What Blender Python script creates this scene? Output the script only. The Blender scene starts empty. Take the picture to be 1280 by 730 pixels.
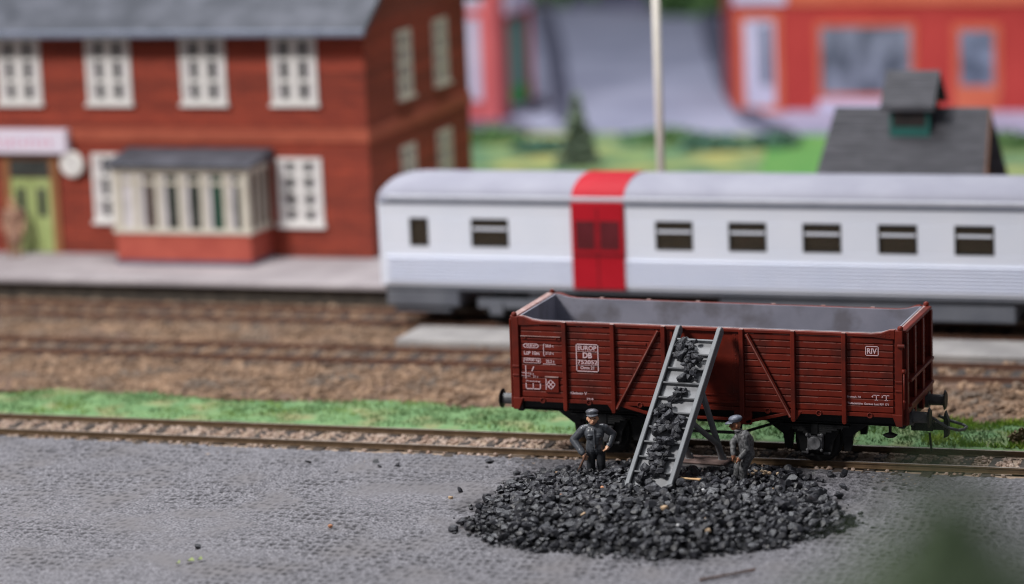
import bpy, bmesh, math, random
import numpy as np
from mathutils import Vector, Matrix, Euler
random.seed(7); RNG = np.random.default_rng(7)
SC = bpy.context.scene; COL = SC.collection; PI = math.pi

# ------------------------------------------------------------ camera, world, lamps, exposure
cam = bpy.data.cameras.new('camera'); cam_o = bpy.data.objects.new('camera', cam); COL.objects.link(cam_o)
def cam_axes(yaw, pitch, roll):
    fwd = Vector((math.sin(yaw)*math.cos(pitch), math.cos(yaw)*math.cos(pitch), -math.sin(pitch)))
    r = Vector((math.cos(yaw), -math.sin(yaw), 0)); u = r.cross(fwd)
    c, s = math.cos(roll), math.sin(roll)
    return c*r+s*u, -s*r+c*u, fwd
_r, _u, _f = cam_axes(-.3377, .1872, -.0428)
cam_o.matrix_world = Matrix(((_r.x, _u.x, -_f.x, 19.1717), (_r.y, _u.y, -_f.y, -68.6191), (_r.z, _u.z, -_f.z, 17.3023), (0, 0, 0, 1)))
cam.lens = 112.494; cam.sensor_width = 36; cam.clip_start = .5; cam.clip_end = 600
cam.dof.use_dof = True; cam.dof.focus_distance = 70.0; cam.dof.aperture_fstop = .126
SC.camera = cam_o

world = bpy.data.worlds.new('World'); SC.world = world; world.use_nodes = True
bg = world.node_tree.nodes['Background']; bg.inputs[0].default_value = (.86, .9, 1, 1); bg.inputs[1].default_value = .17

def area(name, loc, target, sx, sy, power, color):
    l = bpy.data.lights.new(name, 'AREA'); l.shape = 'RECTANGLE'; l.size = sx; l.size_y = sy
    l.energy = power; l.color = color
    o = bpy.data.objects.new(name, l); COL.objects.link(o); o.location = loc
    o.rotation_euler = (Vector(target)-Vector(loc)).to_track_quat('-Z', 'Y').to_euler()
area('unseen_lamp', (-40, -38, 50), (-5, 5, 0), 14, 12, 49000, (1, .975, .95))
area('unseen_lamp', (-14, 10, 54), (-7, 7, 0), 22, 22, 25000, (.95, .97, 1))
area('unseen_lamp', (-18, 44, 52), (-16, 60, 0), 30, 24, 19000, (.96, .97, 1))  # unseen lamp added to brighten the far street
SC.view_settings.view_transform = 'Standard'; SC.view_settings.look = 'None'
SC.cycles.filter_width = 1.1
SC.view_settings.exposure = 0; SC.view_settings.gamma = 1; SC.view_settings.use_curve_mapping = False

# ------------------------------------------------------------ materials
MATS = {}
def lin(c):
    return tuple(((v/255)/12.92 if v/255 < .04045 else ((v/255+.055)/1.055)**2.4) for v in c)
def mat(name, c1, c2=None, scale=4, rough=.6, bump=0, bscale=20, metal=0, spec=.5, rand=0, detail=4, lo=.35, hi=.65, c3=None, s3=1, stretch=None, dist=.02):
    """c1/c2: linear base colours mixed by noise; c3: a third colour in larger patches"""
    m = bpy.data.materials.new(name); m.use_nodes = True; nt = m.node_tree; N = nt.nodes; L = nt.links
    b = N['Principled BSDF']; b.inputs['Roughness'].default_value = rough; b.inputs['Metallic'].default_value = metal
    b.inputs['Specular IOR Level'].default_value = spec
    tc = N.new('ShaderNodeTexCoord'); vec = tc.outputs['Object']
    if stretch:
        mp = N.new('ShaderNodeMapping'); mp.inputs['Scale'].default_value = stretch; L.new(vec, mp.inputs[0]); vec = mp.outputs[0]
    out = None
    if c2 is not None:
        n = N.new('ShaderNodeTexNoise'); n.inputs['Scale'].default_value = scale; n.inputs['Detail'].default_value = detail; L.new(vec, n.inputs['Vector'])
        r = N.new('ShaderNodeValToRGB'); r.color_ramp.elements[0].position = lo; r.color_ramp.elements[1].position = hi
        r.color_ramp.elements[0].color = (*c1, 1); r.color_ramp.elements[1].color = (*c2, 1); L.new(n.outputs[0], r.inputs[0]); out = r.outputs[0]
        if c3 is not None:
            n2 = N.new('ShaderNodeTexNoise'); n2.inputs['Scale'].default_value = s3; n2.inputs['Detail'].default_value = 3; L.new(vec, n2.inputs['Vector'])
            r2 = N.new('ShaderNodeValToRGB'); r2.color_ramp.elements[0].position = .5; r2.color_ramp.elements[1].position = .68
            r2.color_ramp.elements[0].color = (0, 0, 0, 1); L.new(n2.outputs[0], r2.inputs[0])
            mx = N.new('ShaderNodeMix'); mx.data_type = 'RGBA'; L.new(r2.outputs[0], mx.inputs[0]); L.new(out, mx.inputs[6]); mx.inputs[7].default_value = (*c3, 1); out = mx.outputs[2]
    if rand:
        oi = N.new('ShaderNodeObjectInfo'); mr = N.new('ShaderNodeMapRange'); mr.inputs[3].default_value = 1-rand; mr.inputs[4].default_value = 1+rand; L.new(oi.outputs['Random'], mr.inputs[0])
        hs = N.new('ShaderNodeHueSaturation'); L.new(mr.outputs[0], hs.inputs['Value'])
        if out is not None: L.new(out, hs.inputs['Color'])
        else: hs.inputs['Color'].default_value = (*c1, 1)
        out = hs.outputs[0]
    if out is not None: L.new(out, b.inputs['Base Color'])
    else: b.inputs['Base Color'].default_value = (*c1, 1)
    if bump:
        n = N.new('ShaderNodeTexNoise'); n.inputs['Scale'].default_value = bscale; n.inputs['Detail'].default_value = 5; L.new(tc.outputs['Object'], n.inputs['Vector'])
        bp = N.new('ShaderNodeBump'); bp.inputs['Strength'].default_value = bump; bp.inputs['Distance'].default_value = dist; L.new(n.outputs[0], bp.inputs['Height']); L.new(bp.outputs[0], b.inputs['Normal'])
    MATS[name] = m; return m
def brick(name, c1, c2, mortar, bw=.5, bh=.16):
    m = mat(name, c1, rough=.75, bump=.3, bscale=8); nt = m.node_tree; N = nt.nodes; L = nt.links; b = N['Principled BSDF']
    tc = N.new('ShaderNodeTexCoord'); sp = N.new('ShaderNodeSeparateXYZ'); L.new(tc.outputs['Object'], sp.inputs[0])
    ad = N.new('ShaderNodeMath'); L.new(sp.outputs[0], ad.inputs[0]); L.new(sp.outputs[1], ad.inputs[1])
    cb = N.new('ShaderNodeCombineXYZ'); L.new(ad.outputs[0], cb.inputs[0]); L.new(sp.outputs[2], cb.inputs[1])
    bt = N.new('ShaderNodeTexBrick'); L.new(cb.outputs[0], bt.inputs['Vector'])
    bt.inputs['Scale'].default_value = 1; bt.inputs['Brick Width'].default_value = bw; bt.inputs['Row Height'].default_value = bh; bt.inputs['Mortar Size'].default_value = .018
    bt.inputs['Color1'].default_value = (*c1, 1); bt.inputs['Color2'].default_value = (*c2, 1); bt.inputs['Mortar'].default_value = (*mortar, 1)
    mp = N.new('ShaderNodeMapping'); mp.inputs['Scale'].default_value = (.06, 2.2, 1); L.new(cb.outputs[0], mp.inputs[0])
    n = N.new('ShaderNodeTexNoise'); n.inputs['Scale'].default_value = 1; n.inputs['Detail'].default_value = 3; L.new(mp.outputs[0], n.inputs['Vector'])
    mr = N.new('ShaderNodeMapRange'); mr.inputs[1].default_value = .3; mr.inputs[2].default_value = .7; mr.inputs[3].default_value = .52; mr.inputs[4].default_value = 1.25; L.new(n.outputs[0], mr.inputs[0])
    hs = N.new('ShaderNodeHueSaturation'); L.new(bt.outputs[0], hs.inputs['Color']); L.new(mr.outputs[0], hs.inputs['Value']); L.new(hs.outputs[0], b.inputs['Base Color'])
    return m

pm = mat('paving', lin((72, 71, 76)), lin((140, 138, 144)), scale=21, rough=.85, bump=.6, bscale=45, c3=lin((112, 109, 112)), s3=.6, detail=8)
def joint_dirt_shade(m):      # dirt and painted-in shade darkening the pits between the setts
    nt = m.node_tree; N = nt.nodes; L = nt.links; b = N['Principled BSDF']; src = b.inputs['Base Color'].links[0].from_socket
    at = N.new('ShaderNodeAttribute'); at.attribute_name = 'joint'; mx = N.new('ShaderNodeMix'); mx.data_type = 'RGBA'
    L.new(at.outputs['Fac'], mx.inputs[0]); L.new(src, mx.inputs[6]); mx.inputs[7].default_value = (*lin((44, 42, 46)), 1); L.new(mx.outputs[2], b.inputs['Base Color'])
joint_dirt_shade(pm)
mat('sand', (.30, .22, .16), (.44, .33, .25), scale=6, rough=.9, bump=.4, bscale=40)
mat('stone_pale', (.30, .20, .15), (.44, .34, .28), scale=3, rough=.85, rand=0)
mat('gravel_bed', (.11, .063, .036), (.23, .14, .085), scale=2.5, rough=.95, bump=.6, bscale=14, c3=(.13, .08, .06), s3=.4)
mat('gravel_stone', (.10, .060, .038), (.34, .22, .14), scale=1.6, rough=.9, detail=8, c3=(.15, .115, .09), s3=.7)
mat('grass', (.105, .215, .085), (.17, .29, .12), scale=2.2, rough=.9, c3=(.24, .24, .11), s3=.9)
mat('grass_blade', (.11, .205, .085), (.20, .295, .135), scale=.9, rough=.9, spec=.1, c3=(.23, .32, .07), s3=.35)
mat('grass_bright', (.20, .36, .06), (.36, .44, .08), scale=1.2, rough=.9, spec=.1)
mat('lawn', (.09, .20, .11), (.22, .32, .12), scale=.55, rough=.95, c3=(.42, .40, .13), s3=.3, lo=.42, hi=.58)
mat('lawn_bright', (.08, .27, .06), (.14, .32, .08), scale=.7, rough=.95)
mat('rail_rust', (.085, .05, .024), (.13, .08, .042), scale=5, rough=.55)
mat('rail_top', (.34, .28, .23), (.5, .44, .38), scale=3, rough=.38, metal=.6)
mat('rail_brown', (.10, .045, .028), (.16, .075, .045), scale=4, rough=.7)
mat('sleeper', (.032, .023, .020), (.06, .045, .036), scale=6, rough=.85)
mat('concrete', (.27, .255, .25), (.36, .34, .33), scale=1.2, rough=.9, bump=.2, bscale=20)
mat('platform_top', (.31, .275, .285), (.40, .36, .37), scale=.8, rough=.9)
mat('dark_stone', (.05, .042, .036), (.09, .075, .06), scale=3, rough=.9)
mat('wagon_red', (.122, .0115, .005), (.168, .0175, .008), scale=3.5, rough=.46, spec=.28, bump=.08, bscale=60, c3=(.085, .012, .007), s3=1.6, detail=8)
mat('wagon_pale', (.33, .18, .16), (.46, .33, .315), scale=5, rough=.5)  # pale pinkish tone for top edges and post caps
mat('wagon_highlight', (.20, .05, .036), (.30, .11, .09), scale=7, rough=.5)  # lighter red for highlights painted onto wagon edges
mat('wagon_grey', lin((124, 124, 136)), lin((138, 137, 149)), scale=1.2, rough=.7, c3=lin((108, 105, 112)), s3=1.4, bump=.15, bscale=25)
mat('black_plastic', (.0045, .0045, .005), (.011, .011, .012), scale=4, rough=.5, spec=.3)
mat('axle_grey', (.035, .035, .038), (.16, .16, .17), scale=7, rough=.45)
mat('buffer_grey', (.05, .05, .055), (.10, .10, .105), scale=6, rough=.5)
mat('letter', (.70, .50, .53), rough=.6)
mat('chute_grey', (.155, .163, .175), (.205, .215, .23), scale=3, rough=.55, bump=.15, bscale=40)
mat('chute_floor', (.23, .235, .25), (.29, .295, .31), scale=2.5, rough=.6, bump=.15, bscale=40)
mat('chute_dark', (.06, .063, .07), (.09, .093, .10), scale=3, rough=.6)
mat('base_stone', (.05, .048, .05), (.12, .10, .10), scale=3, rough=.9, bump=.5, bscale=12)
mat('base_pink', (.13, .085, .075), (.21, .14, .125), scale=4, rough=.85)
mat('coal', (.014, .0143, .018), (.048, .049, .060), scale=3, rough=.45, spec=.45, bump=.5, bscale=16, rand=.35)
mat('coal_dust', (.012, .012, .014), (.03, .03, .033), scale=8, rough=.95)
mat('pebble_tan', (.42, .28, .17), (.55, .42, .28), scale=5, rough=.8)
mat('pebble_orange', (.52, .23, .12), (.6, .3, .18), scale=5, rough=.8)
mat('pebble_white', (.6, .6, .62), (.75, .75, .77), scale=5, rough=.6)
mat('splinter', (.45, .24, .10), (.62, .42, .22), scale=4, rough=.7)
mat('splinter_brown', (.06, .028, .017), (.11, .05, .03), scale=4, rough=.8)
mat('leaf_bit', (.17, .23, .06), (.27, .32, .12), scale=5, rough=.7)
mat('overall_grey', (.045, .049, .058), (.09, .097, .112), scale=14, rough=.34, bump=.12, bscale=40)
mat('overall_worn', (.03, .031, .034), (.17, .17, .175), scale=16, rough=.5, bump=.3, bscale=45, detail=6)
mat('trouser_dark', (.014, .015, .019), (.03, .032, .038), scale=10, rough=.42)
mat('skin', (.58, .30, .18), (.68, .38, .24), scale=10, rough=.42)
mat('skin_dark', (.17, .062, .028), (.33, .13, .065), scale=14, rough=.5)
mat('cap_grey', (.05, .054, .066), (.10, .105, .125), scale=12, rough=.4)
mat('cap_blue', (.07, .08, .11), (.13, .145, .185), scale=12, rough=.45)
mat('eye_dark', (.03, .014, .01), rough=.5)
mat('mouth', (.30, .10, .07), rough=.5)
mat('coat_beige', (.28, .155, .105), (.38, .22, .15), scale=6, rough=.7)
mat('train_white', (.78, .82, .94), (.82, .85, .96), scale=.6, rough=.4)
mat('train_roof', (.29, .29, .35), (.34, .34, .40), scale=.7, rough=.75, spec=.2)
mat('train_red', (.42, .003, .014), (.47, .005, .018), scale=1, rough=.6, spec=.25)
mat('train_skirt', (.115, .125, .155), (.16, .17, .20), scale=1, rough=.6)
mat('train_skirt2', (.44, .45, .52), (.5, .51, .58), scale=1, rough=.6)
mat('train_inside', (.03, .017, .007), (.07, .042, .016), scale=2, rough=.8)
mat('train_seat', (.45, .07, .03), rough=.8)
mat('gasket', (.02, .02, .025), rough=.6)
mat('red_glass', (.10, .008, .014), (.13, .012, .02), scale=2, rough=.25)
mat('roof_slate', lin((60, 63, 71)), lin((86, 88, 97)), scale=1.2, rough=.75, bump=.4, bscale=9)
mat('gutter', (.13, .15, .2), (.17, .19, .25), scale=2, rough=.6)
brick('brick', (.38, .055, .024), (.28, .038, .018), (.17, .03, .018))
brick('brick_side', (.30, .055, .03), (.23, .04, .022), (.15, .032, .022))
mat('belt', (.42, .095, .05), (.36, .075, .04), scale=2, rough=.75)
mat('bay_red', (.50, .10, .065), (.42, .075, .05), scale=1.5, rough=.7)
mat('plinth', (.09, .07, .11), (.12, .09, .14), scale=2, rough=.8)
mat('frame_cream', (.60, .55, .46), (.66, .62, .53), scale=3, rough=.6)
mat('frame_white', (.74, .72, .70), (.80, .78, .76), scale=3, rough=.6)
mat('curtain', (.58, .55, .56), (.70, .66, .68), scale=2, rough=.9)
mat('glass_dark', (.035, .04, .038), (.06, .065, .06), scale=2, rough=.12)
mat('glass_green', (.02, .06, .045), (.03, .08, .055), scale=2, rough=.15)
mat('glass_brown', (.10, .075, .07), (.14, .11, .10), scale=2, rough=.2)
mat('door_green', (.34, .42, .15), (.40, .47, .19), scale=2, rough=.6)
mat('door_post', (.30, .13, .05), rough=.7)
mat('sign_white', (.72, .66, .78), (.76, .70, .80), scale=2, rough=.5)
mat('sign_pink', (.66, .22, .36), rough=.6)
mat('clock_white', (.78, .75, .70), rough=.4)
mat('shed_slate', (.05, .05, .058), (.09, .088, .10), scale=2.5, rough=.85, stretch=(.6, 3, 3), bump=.2, bscale=10)
mat('shed_dark', (.012, .010, .010), (.03, .02, .018), scale=3, rough=.8)
mat('shed_green', (.01, .10, .085), (.015, .13, .11), scale=3, rough=.7)
mat('shed_wood', (.14, .06, .03), (.2, .09, .05), scale=3, rough=.8)
mat('pole', (.66, .61, .54), (.72, .67, .60), scale=2, rough=.95, spec=.1)
mat('far_asphalt', lin((138, 142, 166)), lin((158, 161, 184)), scale=.25, rough=.9)
mat('far_pavement', lin((66, 64, 80)), lin((96, 93, 112)), scale=.5, rough=.9)
mat('kerb', lin((72, 74, 94)), lin((92, 94, 116)), scale=1, rough=.9)
mat('apron', lin((150, 145, 172)), lin((168, 162, 188)), scale=.6, rough=.9)
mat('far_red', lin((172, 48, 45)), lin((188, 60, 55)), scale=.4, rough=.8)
mat('far_red_shaded', lin((138, 44, 44)), lin((155, 54, 52)), scale=.5, rough=.8)
mat('far_pink', lin((202, 92, 98)), lin((216, 106, 110)), scale=.4, rough=.8)
mat('far_orange', lin((198, 92, 66)), lin((206, 106, 78)), scale=.6, rough=.8)
mat('far_lilac', lin((205, 200, 225)), lin((190, 186, 215)), scale=.6, rough=.6)
mat('far_glass', lin((70, 76, 92)), lin((140, 145, 165)), scale=1.1, rough=.3, detail=2, stretch=(1, 1, .7))
mat('far_blue', lin((82, 90, 112)), lin((140, 148, 175)), scale=.8, rough=.3)
mat('far_teal', lin((110, 150, 140)), rough=.6)
mat('far_green_paint', lin((60, 170, 75)), rough=.6)
mat('leaf_mid', (.07, .17, .06), (.13, .24, .08), scale=1, rough=.8)
mat('leaf_teal', (.08, .19, .14), (.12, .24, .17), scale=1, rough=.8)
mat('leaf_dark', (.035, .07, .03), (.06, .11, .045), scale=1, rough=.85)
mat('leaf_grey', (.14, .19, .13), (.19, .24, .17), scale=1, rough=.85)
mat('leaf_dry', (.14, .10, .05), (.22, .17, .08), scale=1.5, rough=.85)
mat('leaf_near', (.27, .37, .22), (.40, .50, .31), scale=1.5, rough=.85)
mat('bark', (.09, .06, .04), (.14, .1, .07), scale=4, rough=.9)
mat('terrain', (.16, .15, .12), (.2, .19, .15), scale=.5, rough=.95)
# glass of the coach: see-through
gm = mat('coach_glass', (.50, .42, .33), rough=.05, spec=.3); gm.node_tree.nodes['Principled BSDF'].inputs['Transmission Weight'].default_value = .92
gm.node_tree.nodes['Principled BSDF'].inputs['IOR'].default_value = 1.05

# ------------------------------------------------------------ mesh builder
class MB:
    def __init__(s): s.v = []; s.f = []; s.m = []; s.cur = 0
    def add(s, vs, fs):
        o = len(s.v); s.v += [tuple(p) for p in vs]; s.f += [tuple(i+o for i in f) for f in fs]; s.m += [s.cur]*len(fs); return s
    def box(s, x0, x1, y0, y1, z0, z1):
        return s.add([(x0,y0,z0),(x1,y0,z0),(x1,y1,z0),(x0,y1,z0),(x0,y0,z1),(x1,y0,z1),(x1,y1,z1),(x0,y1,z1)],
                     [(0,3,2,1),(4,5,6,7),(0,1,5,4),(1,2,6,5),(2,3,7,6),(3,0,4,7)])
    def obox(s, p, q, w, h, up=(0,0,1)):
        """a bar from p to q, w across and h along up"""
        p = Vector(p); q = Vector(q); d = (q-p).normalized(); r = d.cross(Vector(up)).normalized(); u = r.cross(d)
        vs = [c + r*(a*w/2) + u*(b*h/2) for c in (p, q) for a, b in ((-1,-1),(1,-1),(1,1),(-1,1))]
        return s.add(vs, [(0,1,2,3)[::-1], (4,5,6,7), (0,1,5,4), (1,2,6,5), (2,3,7,6), (3,0,4,7)])
    def cyl(s, p, q, r0, r1=None, n=12, cap=True):
        r1 = r0 if r1 is None else r1; p = Vector(p); q = Vector(q); d = (q-p).normalized()
        a = d.orthogonal().normalized(); b = d.cross(a)
        vs = []
        for c, r in ((p, r0), (q, r1)):
            vs += [c + (a*math.cos(2*PI*i/n)+b*math.sin(2*PI*i/n))*r for i in range(n)]
        fs = [(i, (i+1) % n, n+(i+1) % n, n+i) for i in range(n)]
        if cap: fs += [tuple(range(n))[::-1], tuple(range(n, 2*n))]
        return s.add(vs, fs)
    def tube(s, pts, r, n=8):
        for a, b in zip(pts, pts[1:]): s.cyl(a, b, r, n=n)
        for c in pts[1:-1]: s.ell(c, (r, r, r), 8, 5)
        return s
    def ell(s, c, r, n=12, m=8, rot=None):
        vs = []; fs = []; c = Vector(c)
        for j in range(m+1):
            t = PI*j/m
            for i in range(n):
                p = Vector((r[0]*math.sin(t)*math.cos(2*PI*i/n), r[1]*math.sin(t)*math.sin(2*PI*i/n), r[2]*math.cos(t)))
                if rot: p.rotate(rot)
                vs.append(c+p)
        for j in range(m):
            for i in range(n): fs.append((j*n+i, (j+1)*n+i, (j+1)*n+(i+1) % n, j*n+(i+1) % n))
        return s.add(vs, fs)
    def prism(s, poly, axis, a0, a1):
        """extrude a 2-D polygon along an axis ('x','y','z')"""
        n = len(poly)
        def P(u, w, a): return {'x': (a, u, w), 'y': (u, a, w), 'z': (u, w, a)}[axis]
        vs = [P(u, w, a0) for u, w in poly]+[P(u, w, a1) for u, w in poly]
        return s.add(vs, [tuple(range(n)), tuple(range(n, 2*n))[::-1]]+[(i, n+i, n+(i+1) % n, (i+1) % n) for i in range(n)])
    def build(s, name, m, parent=None, bevel=0, smooth=False, seg=1):
        me = bpy.data.meshes.new(name); off = Vector((0, 0, 0))
        if parent is not None and 'base' in parent: off = Vector(parent['base'])
        me.from_pydata([(a-off.x, b-off.y, c-off.z) for a, b, c in s.v], [], s.f)
        for q in (m if isinstance(m, (list, tuple)) else [m]): me.materials.append(MATS[q])
        if any(s.m): me.polygons.foreach_set('material_index', s.m)
        bm = bmesh.new(); bm.from_mesh(me); bmesh.ops.recalc_face_normals(bm, faces=bm.faces); bm.to_mesh(me); bm.free()
        if smooth: me.polygons.foreach_set('use_smooth', [True]*len(me.polygons))
        o = bpy.data.objects.new(name, me); COL.objects.link(o)
        if parent is not None:
            o.parent = parent
            if 'base' in parent: o['base'] = parent['base']
        if bevel:
            b = o.modifiers.new('bevel', 'BEVEL'); b.width = bevel; b.segments = seg; b.limit_method = 'ANGLE'; b.angle_limit = .6
        return o
def tag(o, label=None, cat=None, group=None, kind=None):
    if label: o['label'] = label
    if cat: o['category'] = cat
    if group: o['group'] = group
    if kind: o['kind'] = kind
    return o
BASES = []
def thing(name, label, cat, loc=(0, 0, 0), group=None, rot=None):
    """Empty at the thing's base; its parts are written in world coordinates and shifted by 'base'"""
    o = bpy.data.objects.new(name, None); COL.objects.link(o); o.location = loc; o.empty_display_size = .2
    if rot: o.rotation_euler = rot
    o['base'] = [float(a) for a in loc]
    return tag(o, label, cat, group)
def struct(name, mb, m, **k):
    o = mb.build(name, m, **k); o['kind'] = 'structure'; return o
def arr_mesh(name, V, F, m, smooth=False):
    """quick mesh from numpy arrays (all faces the same size)"""
    me = bpy.data.meshes.new(name); k = F.shape[1]
    me.vertices.add(len(V)); me.vertices.foreach_set('co', np.ascontiguousarray(V, dtype=np.float32).ravel())
    me.loops.add(F.size); me.loops.foreach_set('vertex_index', np.ascontiguousarray(F, dtype=np.int32).ravel())
    me.polygons.add(len(F)); me.polygons.foreach_set('loop_start', np.arange(0, F.size, k, dtype=np.int32))
    me.polygons.foreach_set('use_smooth', np.full(len(F), smooth))
    me.materials.append(MATS[m]); me.update(calc_edges=True)
    o = bpy.data.objects.new(name, me); COL.objects.link(o); return o
def vnoise(x, y, seed=0):
    """smooth value noise in numpy"""
    xi = np.floor(x).astype(np.int64); yi = np.floor(y).astype(np.int64); xf = x-xi; yf = y-yi
    def h(a, b):
        n = (a*374761393 + b*668265263 + seed*974634777) & 0x7fffffff
        n = ((n ^ (n >> 13))*1274126177) & 0x7fffffff
        return ((n ^ (n >> 16)) & 0xffff)/65535.
    u = xf*xf*(3-2*xf); v = yf*yf*(3-2*yf)
    return (h(xi, yi)*(1-u)+h(xi+1, yi)*u)*(1-v)+(h(xi, yi+1)*(1-u)+h(xi+1, yi+1)*u)*v
def hash2(a, b, seed=0):
    n = (a.astype(np.int64)*73856093 ^ b.astype(np.int64)*19349663 ^ seed*83492791) & 0x7fffffff
    n = ((n ^ (n >> 13))*1274126177) & 0x7fffffff
    return ((n ^ (n >> 16)) & 0xffff)/65535.
def pnoise(x, y, sc, seed):
    return float(vnoise(np.array([x*sc]), np.array([y*sc]), seed)[0])
def grid(name, x0, x1, y0, y1, st, zf, m, smooth=True):
    nx = int((x1-x0)/st)+1; ny = int((y1-y0)/st)+1
    X, Y = np.meshgrid(np.linspace(x0, x1, nx), np.linspace(y0, y1, ny)); Z = zf(X, Y)
    V = np.stack([X.ravel(), Y.ravel(), Z.ravel()], 1)
    i = (np.arange(ny-1)[:, None]*nx+np.arange(nx-1)[None]).ravel()
    return arr_mesh(name, V, np.stack([i, i+1, i+nx+1, i+nx], 1), m, smooth)

# ------------------------------------------------------------ the setting: ground sheets
b = MB(); b.box(-120, 60, -75, 150, -1.2, -.42); struct('terrain', b, 'terrain')
GZ = -.14
def setts(X, Y):
    """0 at the middle of a pit between the tiny setts, 1 and more on their faces"""
    wx = X + .05*(vnoise(X*1.7, Y*1.7, 3)-.5); wy = Y + .12*(vnoise(X*2.6, Y*2.6, 4)-.5) + .4*(vnoise(X*.35, Y*.35, 24)-.5)
    row = np.floor(wy/.30); fy = wy/.30-row
    sx = (wx + .16*np.abs(np.sin(PI*(Y+.3+.9*vnoise(X*.25, Y*.1, 16))/2.4)) + .05*hash2(row, row*0+3, 9))/.19; ci = np.floor(sx); fx = sx-ci; h = hash2(ci, row, 5)
    ex = (fx-.5-.36*(hash2(ci, row, 6)-.5))*.19/(.05+.035*h); ey = (fy-.5-.4*(hash2(ci, row, 7)-.5))*.30/(.07+.05*hash2(ci, row, 8))
    return np.sqrt(ex*ex+ey*ey), h
def relief(X, Y): return (.4 + .9*np.clip(vnoise(X*.32+9, Y*.42, 8)*1.6-.3, 0, 1))*np.clip((Y+15.5)/6, .5, 1)
def paving_z(X, Y):
    d, h = setts(X, Y); prof = np.clip(d/1.3, 0, 1); prof = prof*prof*(3-2*prof)
    return GZ - .04 + relief(X, Y)*(prof*.05*(.3+.9*h) + .016*(vnoise(X*11, Y*11, 11)-.5)) + .03*(vnoise(X*.5, Y*.5, 12)-.5)
road = grid('paved_yard', -24, 10.5, -15, -1.0, .03, paving_z, 'paving'); road['kind'] = 'structure'
_c = np.empty(len(road.data.vertices)*3, np.float32); road.data.vertices.foreach_get('co', _c); _c = _c.reshape(-1, 3).astype(float)
_d, _h = setts(_c[:, 0], _c[:, 1]); _j = np.clip(1.25-_d, 0, 1)*np.clip(relief(_c[:, 0], _c[:, 1])*1.35-.05, 0, 1.2)*np.clip(.35+1.4*_h, 0, 1)*np.clip(2.2*vnoise(_c[:, 0]*1.3, _c[:, 1]*.9, 14)-.3, .3, 1)
_ht = np.hypot((_c[:, 0]-.15)/4.25, (_c[:, 1]+5.2)/3.75)      # coal dust trodden into the ground round the heap and along the track
_j = np.clip(_j + .5*np.clip(1.16-_ht, 0, .14)/.14*np.clip(1.7*vnoise(_c[:, 0]*2.2, _c[:, 1]*1.6, 17)-.3, 0, 1) + .38*np.clip(1.6*vnoise(_c[:, 0]*.5+3, _c[:, 1]*.8, 18)-.55, 0, 1)*np.clip(1-np.abs(_c[:, 1]+2.2)/2.4, 0, 1), 0, 1)
_a = road.data.attributes.new('joint', 'FLOAT', 'POINT'); _a.data.foreach_set('value', _j.astype(np.float32))
b = MB(); b.box(-90, 50, -75, -14.9, -.4, GZ-.03); struct('paved_yard', b, 'paving')
b = MB(); b.box(10.49, 50, -14.9, -1.0, -.4, GZ-.025); struct('paved_yard', b, 'paving')
b = MB(); b.box(-90, -23.99, -14.9, -1.0, -.4, GZ-.025); struct('paved_yard', b, 'paving')
b = MB(); b.box(-60, 40, -1.9, 1.4, -.41, -.185); struct('track_bed', b, 'sand')
grass = grid('grass_strip', -36, 26, 1.15, 4.1, .06, lambda X, Y: -.15+.06*np.sin(np.clip((Y-1.15)/2.9, 0, 1)*PI)+.05*vnoise(X*2, Y*2, 2)+.03*vnoise(X*8, Y*8, 3)-.25*np.clip((Y-3.0-1.0*vnoise(X*.8, X*0, 77))/.35, 0, 1), 'grass'); grass['kind'] = 'structure'
bed = grid('gravel_bed', -48, 30, 3.8, 16.2, .12, lambda X, Y: -.2+.04*vnoise(X*1.5, Y*1.5, 21)+.03*vnoise(X*6, Y*6, 22), 'gravel_bed'); bed['kind'] = 'structure'
b = MB(); b.box(-90, 50, 23.8, 49.7, -.4, -.02); struct('lawn', b, 'lawn')
b = MB(); b.box(-90, 50, 49.4, 120, -.41, -.03); struct('far_road', b, 'far_asphalt')

# grass flock
n = 36000
gx = RNG.uniform(-34, 22, n); gy = 1.2+2.95*RNG.beta(1.3, 1.3, n); keep = (vnoise(gx*1.1, gy*1.6, 31) > .22) & (gy < 3.05+1.0*vnoise(gx*.8, gx*0, 77)+RNG.normal(0, .12, n)); gx = gx[keep]; gy = gy[keep]; n = len(gx)
ga = RNG.uniform(0, 2*PI, n); gw = RNG.uniform(.012, .03, n); gh = RNG.uniform(.04, .11, n)*(0.6+.8*vnoise(gx*.9, gy*.9, 32)); lx = RNG.normal(0, .05, n); ly = RNG.normal(0, .05, n)
gz = -.12+.06*np.sin(np.clip((gy-1.15)/2.9, 0, 1)*PI)
V = np.stack([np.stack([gx-gw*np.cos(ga), gy-gw*np.sin(ga), gz], 1), np.stack([gx+gw*np.cos(ga), gy+gw*np.sin(ga), gz], 1), np.stack([gx+lx, gy+ly, gz+gh], 1)], 1).reshape(-1, 3)
o = arr_mesh('grass_flock', V, np.arange(3*n).reshape(-1, 3), 'grass_blade'); tag(o, 'green grass flock growing between the front track and the gravel', 'grass', kind='stuff')

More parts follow.
